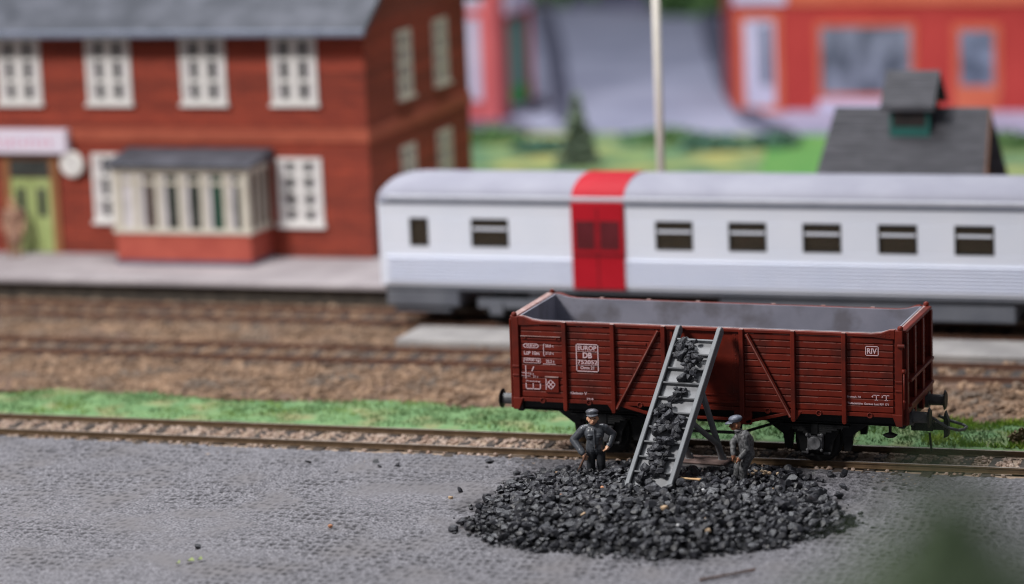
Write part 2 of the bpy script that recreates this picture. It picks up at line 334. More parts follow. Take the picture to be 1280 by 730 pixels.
n = 5200; gx = RNG.uniform(4.3, 8.5, n); gy = RNG.uniform(1.35, 3.9, n); keep = vnoise(gx*1.3, gy*1.6, 35) > .38; gx = gx[keep]; gy = gy[keep]; n = len(gx)
ga = RNG.uniform(0, 2*PI, n); gw = RNG.uniform(.015, .035, n); gh = RNG.uniform(.09, .2, n); gz = np.full(n, -.11)
V = np.stack([np.stack([gx-gw*np.cos(ga), gy-gw*np.sin(ga), gz], 1), np.stack([gx+gw*np.cos(ga), gy+gw*np.sin(ga), gz], 1), np.stack([gx+RNG.normal(0, .07, n), gy+RNG.normal(0, .07, n), gz+gh], 1)], 1).reshape(-1, 3)
o = arr_mesh('grass_tufts', V, np.arange(3*n).reshape(-1, 3), 'grass_bright'); tag(o, 'bright yellow green grass tufts behind the track at the right end of the wagon', 'grass', kind='stuff')
# loose stones as stuff
def ico(sub=1):
    bm = bmesh.new(); bmesh.ops.create_icosphere(bm, subdivisions=sub, radius=1); bm.verts.ensure_lookup_table()
    V = np.array([v.co[:] for v in bm.verts]); F = np.array([[v.index for v in f.verts] for f in bm.faces]); bm.free(); return V, F
def rot_mats(n):
    q = RNG.normal(size=(n, 4)); q /= np.linalg.norm(q, axis=1)[:, None]; w, x, y, z = q.T
    return np.stack([1-2*(y*y+z*z), 2*(x*y-z*w), 2*(x*z+y*w), 2*(x*y+z*w), 1-2*(x*x+z*z), 2*(y*z-x*w), 2*(x*z-y*w), 2*(y*z+x*w), 1-2*(x*x+y*y)], 1).reshape(n, 3, 3)
def rock(V, cuts=9, seed=None, k0=.5, k1=.8):
    r = np.random.default_rng(seed); V = V*r.uniform(.75, 1.15, 3)
    for _ in range(cuts):
        d = r.normal(size=3); d /= np.linalg.norm(d); k = r.uniform(k0, k1)
        t = V@d; V = V-np.outer(np.clip(t-k, 0, None), d)
    return V
I0, F0 = ico(1)
def stones(name, pts, sizes, m, label, cat, flat=.8):
    n = len(pts); R = rot_mats(n); base = [rock(I0, 5, 100+i) for i in range(6)]; pick = RNG.integers(0, 6, n)
    B = np.stack(base)[pick]; V = np.einsum('nij,nkj->nki', R, B)*sizes[:, None, None]; V[:, :, 2] *= flat; V += pts[:, None, :]
    F = (F0[None]+(np.arange(n)*len(I0))[:, None, None]).reshape(-1, 3)
    o = arr_mesh(name, V.reshape(-1, 3), F, m); return tag(o, label, cat, kind='stuff')
n = 8000; p = np.stack([RNG.uniform(-32, 24, n), RNG.uniform(-.95, 1.0, n), np.full(n, -.165)], 1)
p = p[(np.abs(np.abs(p[:, 1])-.75) > .12)]
def off_sleeper(p, first, sp): return np.abs(np.mod(p[:, 0]-first+sp/2, sp)-sp/2) > .15
p = p[off_sleeper(p, -32.7, .66) | (RNG.uniform(size=len(p)) < .45)]
p[:, 2] += .03*vnoise(p[:, 0]*2, p[:, 1]*2, 41); stones('ballast_stones', p, RNG.uniform(.03, .075, len(p)), 'stone_pale', 'pale pinkish ballast stones lying along the front track', 'ballast')
n = 23000; p = np.stack([RNG.uniform(-36, 26, n), RNG.uniform(3.75, 15.5, n), np.full(n, -.17)], 1)
ok = np.ones(n, bool)
for c in (9.0, 13.9):
    for s in (-.75, .75): ok &= np.abs(p[:, 1]-c-s) > .1
for c, f_ in ((9.0, -35.5), (13.9, -35.3)): ok &= ~((np.abs(p[:, 1]-c) < 1.28) & ~off_sleeper(p, f_, .70))
ok &= ~((p[:, 0] > -12.1) & (p[:, 1] > 10.4) & (p[:, 1] < 12.6)); p = p[ok]
p[:, 2] += .05*vnoise(p[:, 0]*1.5, p[:, 1]*1.5, 42); stones('gravel_stones', p, RNG.choice((.045, .06, .08, .1, .13), len(p)), 'gravel_stone', 'brown gravel stones covering the ground between the rear tracks', 'gravel')

# ------------------------------------------------------------ tracks
def track(yc, x0, x1, label, rail_m, top_m, sp, ph):
    t = thing('railway_track', label, 'track', (0, yc, -.2), 'parallel railway tracks')
    for s in (-.75, .75):
        y = yc+s; r = MB()
        r.prism([(y-.07, -.137), (y+.07, -.137), (y+.07, -.128), (y+.018, -.112), (y+.018, -.045), (y+.038, -.035), (y+.038, -.004), (y-.038, -.004), (y-.038, -.035), (y-.018, -.045), (y-.018, -.112), (y-.07, -.128)], 'x', x0, x1)
        ro = r.build('rail', rail_m, t)
        MB().box(x0, x1, y-.032, y+.032, -.004, 0).build('railhead', top_m, ro)
    first = None; x = x0+.3+ph
    while x < x1-.3:
        if first is None: first = MB().box(x-.13, x+.13, yc-(.98 if yc == 0 else 1.25), yc+1.25, -.27, -.15 if yc == 0 else -.135).build('sleeper', 'sleeper', t, bevel=.012); fx = x
        else:
            c = first.copy(); COL.objects.link(c); c.parent = t; c.location.x = x-fx; c.rotation_euler.z = random.gauss(0, .006)
        x += sp
track(0, -33, 26, 'front track with shiny rail tops that carries the brown goods wagon', 'rail_rust', 'rail_top', .66, 0)
track(9.0, -36, 26, 'middle rusty track in brown gravel in front of the low concrete slab', 'rail_brown', 'rail_brown', .70, .2)
track(13.9, -36, 26, 'rear rusty track carrying the white passenger coach', 'rail_brown', 'rail_brown', .70, .4)

# ------------------------------------------------------------ platforms
t = thing('island_platform', 'low pale concrete slab between the middle track and the white coach', 'platform', (-12, 10.4, -.2))
MB().box(-12.0, 26, 10.42, 12.35, -.3, .06).build('platform_slab', 'concrete', t, bevel=.04)
t = thing('station_platform', 'pale raised platform in front of the red brick station', 'platform', (-20, 15.6, -.2))
MB().box(-60, 26, 15.55, 24, .34, .5).build('platform_slab', 'platform_top', t, bevel=.03)
MB().box(-60, 26, 15.85, 23.6, -.38, .345).build('retaining_wall', 'dark_stone', t)

# ------------------------------------------------------------ goods wagon (local frame, tilted 0.7 degrees as the model stands)
W = thing('goods_wagon', 'brown open four wheeled goods wagon with white lettering on the front track', 'wagon', (0, 0, 0), rot=(0, .0118, 0))
POSTS = (-3.25, -2.11, -.92, .88, 2.05, 3.20)
for s in (-1, 1):
    def Y0(a, bb):  # depth range on side s, measured outward from the centre
        return (min(s*a, s*bb), max(s*a, s*bb))
    WE = []; edges = [-4.34]+list(POSTS)+[4.34]
    for i in range(7):
        x0, x1 = edges[i], edges[i+1]
        if i == 3: continue
        nz = 11; z0 = 1.33; ph = (3.03-z0)/nz
        if i in (0, 4): q = MB()
        for k in range(nz): q.box(x0+.045, x1-.045, *Y0(1.335, 1.405+.004*random.random()), z0+k*ph+.009, z0+(k+1)*ph-.009)
        q.box(x0, x1, *Y0(1.31, 1.375), 1.31, 3.05)
        we = MB()
        for k in range(nz):
            xa = x0+.06
            while xa < x1-.12:
                xb = min(xa+random.uniform(.08, .5), x1-.06)
                if random.random() < .8: we.box(xa, xb, *Y0(1.392, 1.4095), z0+(k+1)*ph-.022, z0+(k+1)*ph-.0085)
                xa = xb+random.uniform(.0, .06)
        WE.append(we)
        if i in (2, 6): o = q.build('side_wall', 'wagon_red', W, bevel=.014); [tag(w_.build('edge_highlight', 'wagon_highlight', o), kind='stuff') for w_ in WE]; WE = []  # thin light strips along plank tops are painted highlights
    # rim, sweeping up to the corner posts
    prof = [(-4.34, 3.0), (-4.34, 3.215), (-4.22, 3.205), (-4.02, 3.13), (-3.8, 3.105), (3.8, 3.105), (4.02, 3.13), (4.22, 3.205), (4.34, 3.215), (4.34, 3.0), (4.2, 3.0), (3.85, 3.03), (-3.85, 3.03), (-4.2, 3.0)]
    q = MB(); q.prism(prof, 'y', *Y0(1.302, 1.45)); q.build('top_rim', 'wagon_red', o, bevel=.012)
    q = MB(); q.prism([(a, c+.004) for a, c in prof[1:9]]+[(a, c-.01) for a, c in prof[1:9]][::-1], 'y', *Y0(1.335, 1.385)); s < 0 and q.build('pale_edge', 'wagon_pale', o)
    q = MB()
    for x in (-4.22, -4.12, -4.02, -3.93, 3.93, 4.02, 4.12, 4.22):
        for z in ((3.075,) if abs(x) < 4.1 else (3.12, 3.06)): q.ell((x, s*1.452, z), (.014, .012, .014), 6, 4)
    q.box(-4.32, 4.32, *Y0(1.36, 1.432), 1.24, 1.325)
    q.build('lower_sill', 'wagon_red', o, bevel=.008)
    for x in POSTS:
        q = MB(); q.box(x-.05, x+.05, *Y0(1.38, 1.495), 1.10, 3.108); q.cyl((x, s*1.39, 1.10), (x, s*1.49, 1.10), .05, n=10)
        if abs(x) in (2.11, 2.05): q.prism([(x-.2, 1.3), (x+.2, 1.3), (x+.06, 1.10), (x-.06, 1.10)], 'y', *Y0(1.37, 1.44))
        if abs(x) < 1: q.box(x-.2, x+.2, *Y0(1.33, 1.43), .93, 1.26)
        q.build('post', 'wagon_red', o, bevel=.012)
        MB().box(x-.046, x+.046, *Y0(1.42, 1.49), 3.108, 3.114).build('post_cap', 'wagon_pale', o)
    for x0, x1 in ((-1.04, -2.04), (1.0, 1.99)):
        q = MB(); q.obox((x0, s*1.455, 3.0), (x1, s*1.455, 1.16), .085, .05, up=(0, s, 0)); db = q.build('diagonal_brace', 'wagon_red', o, bevel=.006)
        MB().obox((x0, s*1.485, 3.0), (x1, s*1.485, 1.16), .03, .03, up=(0, s, 0)).build('brace_rib', 'wagon_highlight', db, bevel=.006)  # rib coloured lighter as a painted highlight on the brace
    for x0, x1 in ((-1.95, -.95), (1.95, .95)):
        q = MB(); q.obox((x0, s*1.40, 1.24), (x1, s*1.40, .99), .07, .06, up=(0, s, 0)); q.build('truss_bar', 'wagon_red', o, bevel=.006)
    q = MB(); q.box(-.9, .86, *Y0(1.37, 1.43), 1.015, 1.075); q.build('truss_bar', 'wagon_red', o, bevel=.006)
    for x in (-3.80, -2.70, -1.5, 1.46, 2.62, 3.77):
        q = MB(); nn = 14; R_, r_ = .055, .02
        q.tube([(x+R_*math.cos(2*PI*i/nn), s*1.445, 1.275+R_*math.sin(2*PI*i/nn)) for i in range(nn+1)], r_*.75, 6); q.build('lashing_ring', 'wagon_red', o, smooth=True)
    # door between the middle posts
    q = MB(); q.box(-.87, .83, *Y0(1.32, 1.378), 1.33, 3.04); q.box(-.87, .83, *Y0(1.37, 1.42), 1.40, 1.46); q.box(-.87, .83, *Y0(1.37, 1.405), 1.56, 1.60)
    q.box(-.86, -.72, *Y0(1.37, 1.395), 1.36, 3.03); q.box(.66, .82, *Y0(1.37, 1.395), 1.36, 3.03)
    for k in range(17):
        for x in (-.80, .73): q.ell((x, s*1.397, 1.48+k*.093), (.018, .013, .018), 6, 4)
    q.build('side_door', 'wagon_red', W, bevel=.006)
    # corner posts with feet and knobs
    for e in (-1, 1):
        xa, xb = sorted((e*4.34, e*4.505)); q = MB(); q.box(xa, xb, *Y0(1.30, 1.452), 1.12, 3.2)
        q.prism([(e*4.505, 1.32), (e*4.26, 1.32), (e*4.36, 1.05), (e*4.505, 1.05)], 'y', *Y0(1.38, 1.47))
        q.ell((e*4.45, s*1.39, 3.235), (.07, .07, .065), 10, 6)
        q.box(xa, xb, *Y0(1.40, 1.475), 2.02, 2.08); q.box(xa, xb, *Y0(1.40, 1.475), 1.82, 1.87)
        q.build('corner_post', 'wagon_red', W, bevel=.012)
# small rails on the near side boards
q = MB(); q.box(-4.29, -3.34, -1.44, -1.40, 2.68, 2.71); q.box(-4.29, -3.34, -1.455, -1.40, 2.735, 2.755); q.cyl((-4.18, -1.41, 2.72), (-4.18, -1.47, 2.72), .02, n=8); q.cyl((-3.45, -1.41, 2.72), (-3.45, -1.47, 2.72), .02, n=8); q.build('label_rail', 'wagon_red', W, bevel=.006)
MB().box(-4.29, -3.34, -1.46, -1.44, 2.755, 2.768).build('pale_edge', 'wagon_pale', W)
q = MB(); q.box(-2.0, -1.33, -1.43, -1.40, 2.64, 2.70)
for k in range(14): q.ell((-1.97+k*.047, -1.432, 2.65), (.014, .012, .012), 6, 4)
q.build('label_rail', 'wagon_red', W, bevel=.006)
q = MB(); q.box(-3.73, -3.41, -1.445, -1.40, 1.47, 1.84); q.build('label_holder', 'wagon_red', W, bevel=.006)
MB().box(-3.73, -3.41, -1.47, -1.445, 1.82, 1.845).build('pale_edge', 'wagon_pale', W)
# end walls
for e in (-1, 1):
    q = MB(); nz = 11; ph = (3.1-1.33)/nz
    xa, xb = sorted((e*4.40, e*4.46))
    for k in range(nz): q.box(xa, xb, -1.30, 1.30, 1.33+k*ph+.008, 1.33+(k+1)*ph-.008)
    xa, xb = sorted((e*4.37, e*4.44)); q.box(xa, xb, -1.3, 1.3, 1.31, 3.1)
    xa, xb = sorted((e*4.44, e*4.60)); q.box(xa, xb, -1.30, 1.30, 1.30, 1.42)
    o = q.build('end_wall', 'wagon_red', W, bevel=.012)
    xa, xb = sorted((e*4.385, e*4.575)); MB().box(xa, xb, -1.335, 1.40, 3.12, 3.2).build('end_cap', 'wagon_red', o, bevel=.02)
    MB().box(*((-4.56, -4.40) if e < 0 else (4.40, 4.44)), -1.31, 1.385, 3.2, 3.205).build('pale_edge', 'wagon_pale', o)
    for y in (-1.26, -.46, .40, 1.32):
        xa, xb = sorted((e*4.46, e*4.56)); q = MB(); q.box(xa, xb, y-.03, y+.03, 1.05, 3.12); xa, xb = sorted((e*4.55, e*4.595)); q.box(xa, xb, y-.075, y+.075, 1.05, 3.12); q.build('stanchion', 'wagon_red', o, bevel=.008)
    for z in (2.05, 1.5):
        xa, xb = sorted((e*4.46, e*4.65)); MB().box(xa, xb, -1.18, 1.27, z-.05, z+.02).build('cross_rail', 'wagon_red', o, bevel=.008)
MB().cyl((4.40, -1.47, 2.86), (4.56, -1.47, 2.86), .05, n=10).build('lamp_bracket', 'wagon_red', W, bevel=.01)
q = MB(); q.cyl((4.50, -1.47, 2.30), (4.58, -1.47, 2.30), .05, n=10); q.cyl((4.545, -1.47, 2.30), (4.545, -1.47, 1.45), .022, n=8); q.ell((4.545, -1.47, 1.62), (.035, .035, .05), 8, 5)
q.build('door_latch', 'wagon_red', W, smooth=True)
# interior
q = MB(); 
for s in (-1, 1): q.prism([(-4.37, 1.42), (-4.37, 3.20), (-4.22, 3.19), (-4.02, 3.136), (-3.8, 3.111), (3.8, 3.111), (4.02, 3.136), (4.22, 3.19), (4.37, 3.20), (4.37, 1.42)], 'y', *sorted((s*1.26, s*1.3)))
q.box(-4.37, -4.33, -1.26, 1.26, 1.42, 3.19); q.box(4.33, 4.37, -1.26, 1.26, 1.42, 3.19); q.box(-4.36, 4.36, -1.295, 1.295, 1.34, 1.42)
q.build('interior_lining', 'wagon_grey', W)
# underframe
q = MB()
for s in (-1, 1):
    q.box(-4.35, 4.35, s*1.1-.05, s*1.1+.05, 1.0, 1.30); q.box(-4.35, 4.35, s*1.1-.1, s*1.1+.1, .99, 1.02)
    q.obox((-1.75, s*1.1, 1.0), (-.75, s*1.1, .66), .06, .07, up=(0, 1, 0)); q.obox((1.75, s*1.1, 1.0), (.75, s*1.1, .66), .06, .07, up=(0, 1, 0)); q.box(-.78, .78, s*1.1-.03, s*1.1+.03, .625, .69)
    q.obox((-.75, s*1.1, .66), (-.75, s*1.1, 1.0), .05, .05, up=(0, 1, 0)); q.obox((.75, s*1.1, .66), (.75, s*1.1, 1.0), .05, .05, up=(0, 1, 0))
for e in (-1, 1): q.box(e*4.42-.07, e*4.42+.07, -1.2, 1.2, .95, 1.30)
for x in (-1.6, -.6, .6, 1.6): q.box(x-.05, x+.05, -1.05, 1.05, 1.05, 1.25)
q.box(-4.3, 4.3, -.12, .12, 1.02, 1.3); q.box(-4.35, 4.35, -1.15, 1.15, 1.28, 1.335)
q.cyl((-.5, -.2, .82), (.5, -.2, .82), .16, n=12)
q.build('underframe', 'black_plastic', W, bevel=.008)
for xw in (-2.45, 2.45):
    zc = .5+.0118*xw
    q = MB(); q.cyl((xw, -1.15, zc), (xw, 1.15, zc), .07, n=10); q.build('axle', 'black_plastic', W)
    for s in (-1, 1):
        q = MB(); y1, y2, y3 = s*.70, s*.735, s*.84
        q.cyl((xw, y1, zc), (xw, y2, zc), .55, n=32); q.cyl((xw, y2, zc), (xw, y3, zc), .5, n=32)
        q.cyl((xw, y3, zc), (xw, s*.85, zc), .5, .42, n=32); q.cyl((xw, s*.84, zc), (xw, s*.87, zc), .15, n=16); q.build('wheel', 'black_plastic', W)
        q = MB(); ya, yb = sorted((s*.98, s*1.03))
        q.prism([(xw-.62, 1.0), (xw+.62, 1.0), (xw+.40, .55), (xw+.34, .22), (xw+.2, .22), (xw+.2, .75), (xw-.2, .75), (xw-.2, .22), (xw-.34, .22), (xw-.40, .55)], 'y', ya, yb)
        q.box(xw-.36, xw+.36, ya-.01, yb+.01, .19, .235); g = q.build('axle_guard', 'black_plastic', W, bevel=.006)
        q = MB()
        q.box(xw-.17, xw+.17, *sorted((s*1.0, s*1.18)), zc-.17, zc+.17); q.cyl((xw, s*1.17, zc), (xw, s*1.23, zc), .15, n=14)
        q.box(xw-.2, xw+.2, *sorted((s*1.03, s*1.2)), zc+.15, zc+.21)
        for dx in (-.16, .16): q.ell((xw+dx, s*1.19, zc+.18), (.05, .04, .05), 8, 5); q.ell((xw+dx, s*1.19, zc-.16), (.04, .035, .04), 8, 5)
        q.box(xw-.33, xw-.17, *sorted((s*1.03, s*1.08)), .25, .30); q.box(xw+.17, xw+.33, *sorted((s*1.03, s*1.08)), .25, .30)
        q.build('axle_box', 'axle_grey', W, bevel=.02)
        q = MB()
        for k in range(5): q.box(xw-.78+.13*k, xw+.78-.13*k, *sorted((s*1.06, s*1.18)), .93-.045*k-.02, .93-.045*k+.022)
        q.box(xw-.08, xw+.08, *sorted((s*1.05, s*1.2)), .69, .97); q.build('leaf_spring', 'black_plastic', W, bevel=.006)
        for e in (-1, 1):
            q = MB(); q.prism([(xw+e*.55, .98), (xw+e*.85, .98), (xw+e*.75, .3), (xw+e*.60, .3), (xw+e*.56, .6)], 'y', *sorted((s*.72, s*.86)))
            q.prism([(xw+e*.5, 1.0), (xw+e*1.25, 1.0), (xw+e*.78, .66), (xw+e*.64, .66)], 'y', *sorted((s*.90, s*.95))); q.build('brake_shoe', 'black_plastic', W, bevel=.006)
for e in (-1, 1):
    for s in (-1, 1):
        y = s*.875; z = 1.15; q = MB(); q.cyl((e*4.45, y, z), (e*4.62, y, z), .19, n=16); q.cyl((e*4.6, y, z), (e*4.94, y, z), .13, .125, n=16)
        o = q.build('buffer', 'buffer_grey', W, smooth=False)
        q = MB(); q.cyl((e*4.93, y, z), (e*4.965, y, z), .1, .23, n=24); q.cyl((e*4.965, y, z), (e*5.0, y, z), .23, .19, n=24); q.build('buffer_disc', 'black_plastic', o)
q = MB(); q.box(4.4, 4.9, -.13, .13, .66, .92); q.box(4.85, 5.15, -.07, .07, .68, .84); q.prism([(5.13, .5), (5.24, .56), (5.24, .9), (5.16, 1.12), (5.13, 1.0)], 'y', -.1, .1)
q.tube([(4.8, 0, .60), (4.81, 0, .45), (4.84, 0, .17)], .028, 8); c = q.build('coupling', 'black_plastic', W, bevel=.01)
q = MB(); q.tube([(4.9, -.22, 1.0), (5.25, -.28, .80), (5.5, -.26, .745), (5.6, -.12, .74), (5.61, .1, .745), (5.5, .24, .76), (5.2, .24, .84), (4.95, .2, .95)], .034, 8); q.build('coupling_loop', 'buffer_grey', c, smooth=True)
q = MB(); q.cyl((4.12, -1.0, 1.05), (4.12, -1.0, .74), .035, n=8); q.cyl((4.12, -1.0, .80), (4.12, -1.0, .75), .06, .17, n=18); q.cyl((4.12, -1.0, .75), (4.12, -1.0, .70), .17, .1, n=18); q.box(3.8, 4.3, -1.05, -.95, .96, 1.04); q.build('round_step', 'black_plastic', W)

# lettering (curves turned into flat meshes lying 4 mm proud of the boards)
def text_mesh(txt, size, bold=0):
    cu = bpy.data.curves.new('t', 'FONT'); cu.body = txt; cu.size = size; cu.offset = bold; cu.extrude = 0
    o = bpy.data.objects.new('t', cu); COL.objects.link(o); dg = bpy.context.evaluated_depsgraph_get()
    me = bpy.data.meshes.new_from_object(o.evaluated_get(dg)); bpy.data.objects.remove(o)
    vs = [v.co.copy() for v in me.vertices]; fs = [tuple(p.vertices) for p in me.polygons]; bpy.data.meshes.remove(me); bpy.data.curves.remove(cu)
    return vs, fs
def put_text(mb, txt, x, z, w, h, y=-1.4145, bold=0):
    bold = bold+.012
    """text scaled into the box with lower-left (x,z), width w and capital height h"""
    vs, fs = text_mesh(txt, 1, bold)
    x0 = min(v.x for v in vs); x1 = max(v.x for v in vs); z0 = min(v.y for v in vs if True); z1 = max(v.y for v in vs)
    mb.add([(x+(v.x-x0)/(x1-x0)*w, y, z+(v.y-z0)/(z1-z0)*h) for v in vs], fs)
def stroke(mb, pts, wd=.022, y=-1.4145):
    for (xa, za), (xb, zb) in zip(pts, pts[1:]):
        d = Vector((xb-xa, zb-za)).normalized()*wd/2; nx, nz = -d.y, d.x; xa, za, xb, zb = xa-d.x, za-d.y, xb+d.x, zb+d.y
        mb.add([(xa+nx, y, za+nz), (xb+nx, y, zb+nz), (xb-nx, y, zb-nz), (xa-nx, y, za-nz)], [(0, 1, 2, 3)])
q = MB()
stroke(q, [(-2.98, 2.61), (-2.47, 2.61), (-2.47, 1.99), (-2.98, 1.99), (-2.98, 2.61)], .022)
put_text(q, 'EUROP', -2.945, 2.475, .44, .105, bold=.012); put_text(q, 'DB', -2.83, 2.295, .22, .13, bold=.02); put_text(q, '752052', -2.955, 2.155, .47, .095, bold=.012); put_text(q, 'Omm 21', -2.89, 2.035, .32, .075, bold=.012)
stroke(q, [(-2.98, 2.445), (-2.47, 2.445)], .008); stroke(q, [(-2.98, 2.13), (-2.47, 2.13)], .008)
q.build('number_panel', 'letter', W)
q = MB()
stroke(q, [(-4.20, 2.57), (-4.25, 2.53), (-4.20, 2.49)], .02); stroke(q, [(-3.92, 2.57), (-3.87, 2.53), (-3.92, 2.49)], .02)
stroke(q, [(-4.19, 2.575), (-3.93, 2.575)], .012); stroke(q, [(-4.19, 2.485), (-3.93, 2.485)], .012); put_text(q, '25,8 m²', -4.18, 2.495, .25, .07, bold=.008)
put_text(q, 'LüP 10m', -4.23, 2.32, .37, .085, bold=.012)
put_text(q, '10700 kg', -4.22, 2.155, .36, .075, bold=.012); stroke(q, [(-4.24, 2.24), (-3.84, 2.24), (-3.84, 2.135), (-4.24, 2.135), (-4.24, 2.24)], .012)
stroke(q, [(-3.74, 2.58), (-3.76, 2.58), (-3.76, 2.31), (-3.74, 2.31)], .016); put_text(q, '20,0 t', -3.72, 2.50, .2, .075, bold=.01); put_text(q, '21,0 t', -3.72, 2.33, .2, .075, bold=.01); put_text(q, '22,2 t', -3.71, 2.14, .2, .08, bold=.01); stroke(q, [(-3.78, 2.12), (-3.49, 2.12)], .014)
q.build('lettering', 'letter', W)
q = MB()
stroke(q, [(-4.20, 2.06), (-4.20, 1.78)], .02); stroke(q, [(-4.01, 2.04), (-4.05, 1.95)], .024); stroke(q, [(-4.30, 1.90), (-4.12, 1.89)], .012); put_text(q, '15 t', -4.13, 1.855, .12, .05); put_text(q, '21 t', -4.03, 1.79, .12, .05); stroke(q, [(-4.30, 1.83), (-4.10, 1.82)], .010)
put_text(q, 'Pressung', -4.20, 1.685, .34, .04, bold=.008)
stroke(q, [(-4.20, 1.65), (-4.20, 1.53), (-3.86, 1.53), (-3.86, 1.65)], .022); stroke(q, [(-4.03, 1.53), (-4.03, 1.65)], .022)
q.build('lettering', 'letter', W)
q = MB(); cx, cz = -3.60, 1.655
stroke(q, [(cx-.11, 1.78), (cx-.11, 1.54)], .018, -1.449); stroke(q, [(cx, cz+.11), (cx+.11, cz), (cx, cz-.11), (cx-.09, cz), (cx, cz+.11)], .02, -1.449); stroke(q, [(cx-.06, cz+.06), (cx+.06, cz-.06)], .02, -1.4492); stroke(q, [(cx-.06, cz-.06), (cx+.06, cz+.06)], .02, -1.4494)
q.build('emblem', 'letter', W)
q = MB(); put_text(q, 'Kleinen', -3.15, 1.445, .30, .06, bold=.01); put_text(q, 'V', -2.82, 1.44, .07, .07); put_text(q, '29.8', -2.76, 1.335, .16, .045, -1.437); q.build('lettering', 'letter', W)
q = MB(); stroke(q, [(3.68, 2.82), (3.96, 2.82), (3.96, 2.62), (3.68, 2.62), (3.68, 2.82)], .018); put_text(q, 'RIV', 3.71, 2.655, .22, .125, bold=.014); q.build('number_panel', 'letter', W)
q = MB(); put_text(q, 'Bremsuh. 7.8', 3.26, 1.655, .30, .045, bold=.008); put_text(q, '4', 3.80, 1.675, .04, .05); stroke(q, [(3.85, 1.73), (3.97, 1.73)], .016); stroke(q, [(3.91, 1.73), (3.91, 1.62)], .018); stroke(q, [(3.88, 1.62), (3.94, 1.62)], .014)
put_text(q, '3', 4.02, 1.675, .04, .05); stroke(q, [(4.07, 1.73), (4.19, 1.73)], .016); stroke(q, [(4.13, 1.73), (4.13, 1.62)], .018); stroke(q, [(4.10, 1.62), (4.16, 1.62)], .014)
put_text(q, 'Tiefladehöhe: Genaue Last RIV 171', 3.26, 1.505, .92, .05, bold=.008); q.build('lettering', 'letter', W)

# ------------------------------------------------------------ grey loading chute leaning on the wagon
PS, EL, LEN, WID = math.radians(6.755), math.radians(42.71), 4.39, 1.084
cw = Vector((math.cos(PS), -math.sin(PS), 0)); cd = Vector((math.sin(PS)*math.cos(EL), math.cos(PS)*math.cos(EL), math.sin(EL))); cn = cw.cross(cd)
CB = Vector((-.374, -4.866, .208))
def CP(u, v, k=0): return CB + cw*u + cd*v + cn*k     # u across (-.6..+.6), v up the slope, k out of the front face
CH = thing('loading_chute', 'grey plastic coal chute like a ladder leaning on the wagon side', 'chute', tuple(CB))
for s in (-1, 1):
    q = MB(); u = s*(WID/2-.05)
    q.obox(CP(u, -.02, -.03), CP(u, LEN-.06, -.03), .10, .06, up=cn); q.obox(CP(u+s*.015, -.02, -.12), CP(u+s*.015, LEN-.04, -.12), .05, .16, up=cn); q.obox(CP(u, -.02, -.205), CP(u, LEN-.08, -.205), .095, .04, up=cn)
    q.cyl(CP(u-.05, LEN-.06, -.112), CP(u+.05, LEN-.06, -.112), .112, n=20)
    q.build('side_rail', 'chute_grey', CH, bevel=.012)
q = MB(); q.obox(CP(0, 0, -.155), CP(0, LEN-.28, -.155), WID-.19, .03, up=cn); q.build('chute_floor', 'chute_floor', CH)
for k in range(11):
    v = .13+k*.392; q = MB(); q.obox(CP(-WID/2+.095, v, -.09), CP(WID/2-.095, v, -.09), .045, .10, up=cn); q.build('cleat', 'chute_dark' if k < 10 else 'chute_grey', CH, bevel=.008)
for s, fx in ((1, .45), (-1, -.32)):
    q = MB(); top = CP(s*.47, 2.78, -.19); foot = Vector((fx, -1.62, .15)); j = foot.lerp(top, .22); low = CP(s*.47, 1.95, -.19)
    q.cyl(top, foot, .065, .075, n=12); q.cyl(low, j, .06, .065, n=12); q.ell(j, (.08, .08, .09), 10, 6); q.cyl(foot+Vector((0, 0, .1)), foot, .085, .10, n=12); q.build('support_leg', 'chute_grey', CH, smooth=False)
q = MB(); q.prism([(-.62, -1.92), (.62, -2.06), (.68, -1.42), (-.42, -1.28)], 'z', -.16, .10); q.build('base_block', 'base_stone', CH, bevel=.05)
q = MB(); q.prism([(-.59, -1.90), (.60, -2.03), (.65, -1.44), (-.40, -1.30)], 'z', .10, .155); q.build('base_top', 'base_pink', CH, bevel=.02)

# ------------------------------------------------------------ coal
I2, F2 = ico(2)
ROCKS = []
for i in range(12):
    V = rock(I2*np.array((1.15, .95, .85)), 9, 500+i, .34, .68); V /= np.abs(V).max(); ROCKS.append(V)
ROCK_ME = []
for i, V in enumerate(ROCKS):
    o = arr_mesh('coal_lump', V, F2, 'coal'); ROCK_ME.append(o.data); bpy.data.objects.remove(o)
HEAP = np.array([(-3.9, -6.9), (-3.14, -7.87), (-2.15, -8.58), (-1.04, -8.81), (.17, -8.84), (1.23, -9.01), (2.09, -8.49), (2.93, -7.91), (3.69, -6.91), (4.43, -5.64), (3.69, -4.05), (2.75, -2.4), (2.2, -1.6), (1.2, -1.3), (-.01, -1.35), (-1.5, -1.4), (-2.55, -1.6), (-3.35, -2.15), (-3.85, -3.1), (-4.0, -4.52), (-3.98, -5.9)])
HC = np.array([.15, -5.2])
def inside_t(x, y):
    """0 at the heap's outline, 1 at its middle; negative outside"""
    a = math.atan2(y-HC[1], x-HC[0]); d = math.hypot(x-HC[0], y-HC[1])
    ang = np.arctan2(HEAP[:, 1]-HC[1], HEAP[:, 0]-HC[0]); rad = np.hypot(HEAP[:, 0]-HC[0], HEAP[:, 1]-HC[1])
    o = np.argsort(ang); r = np.interp(a, np.r_[ang[o]-2*PI, ang[o], ang[o]+2*PI], np.r_[rad[o], rad[o], rad[o]])
    return 1-d/(r*.945)
def heap_h(t): return .36*(1-(1-min(max(t, 0), 1))**2.7)
lumps = []   # (pos, size, kind)
yy = -9.4; st = .185
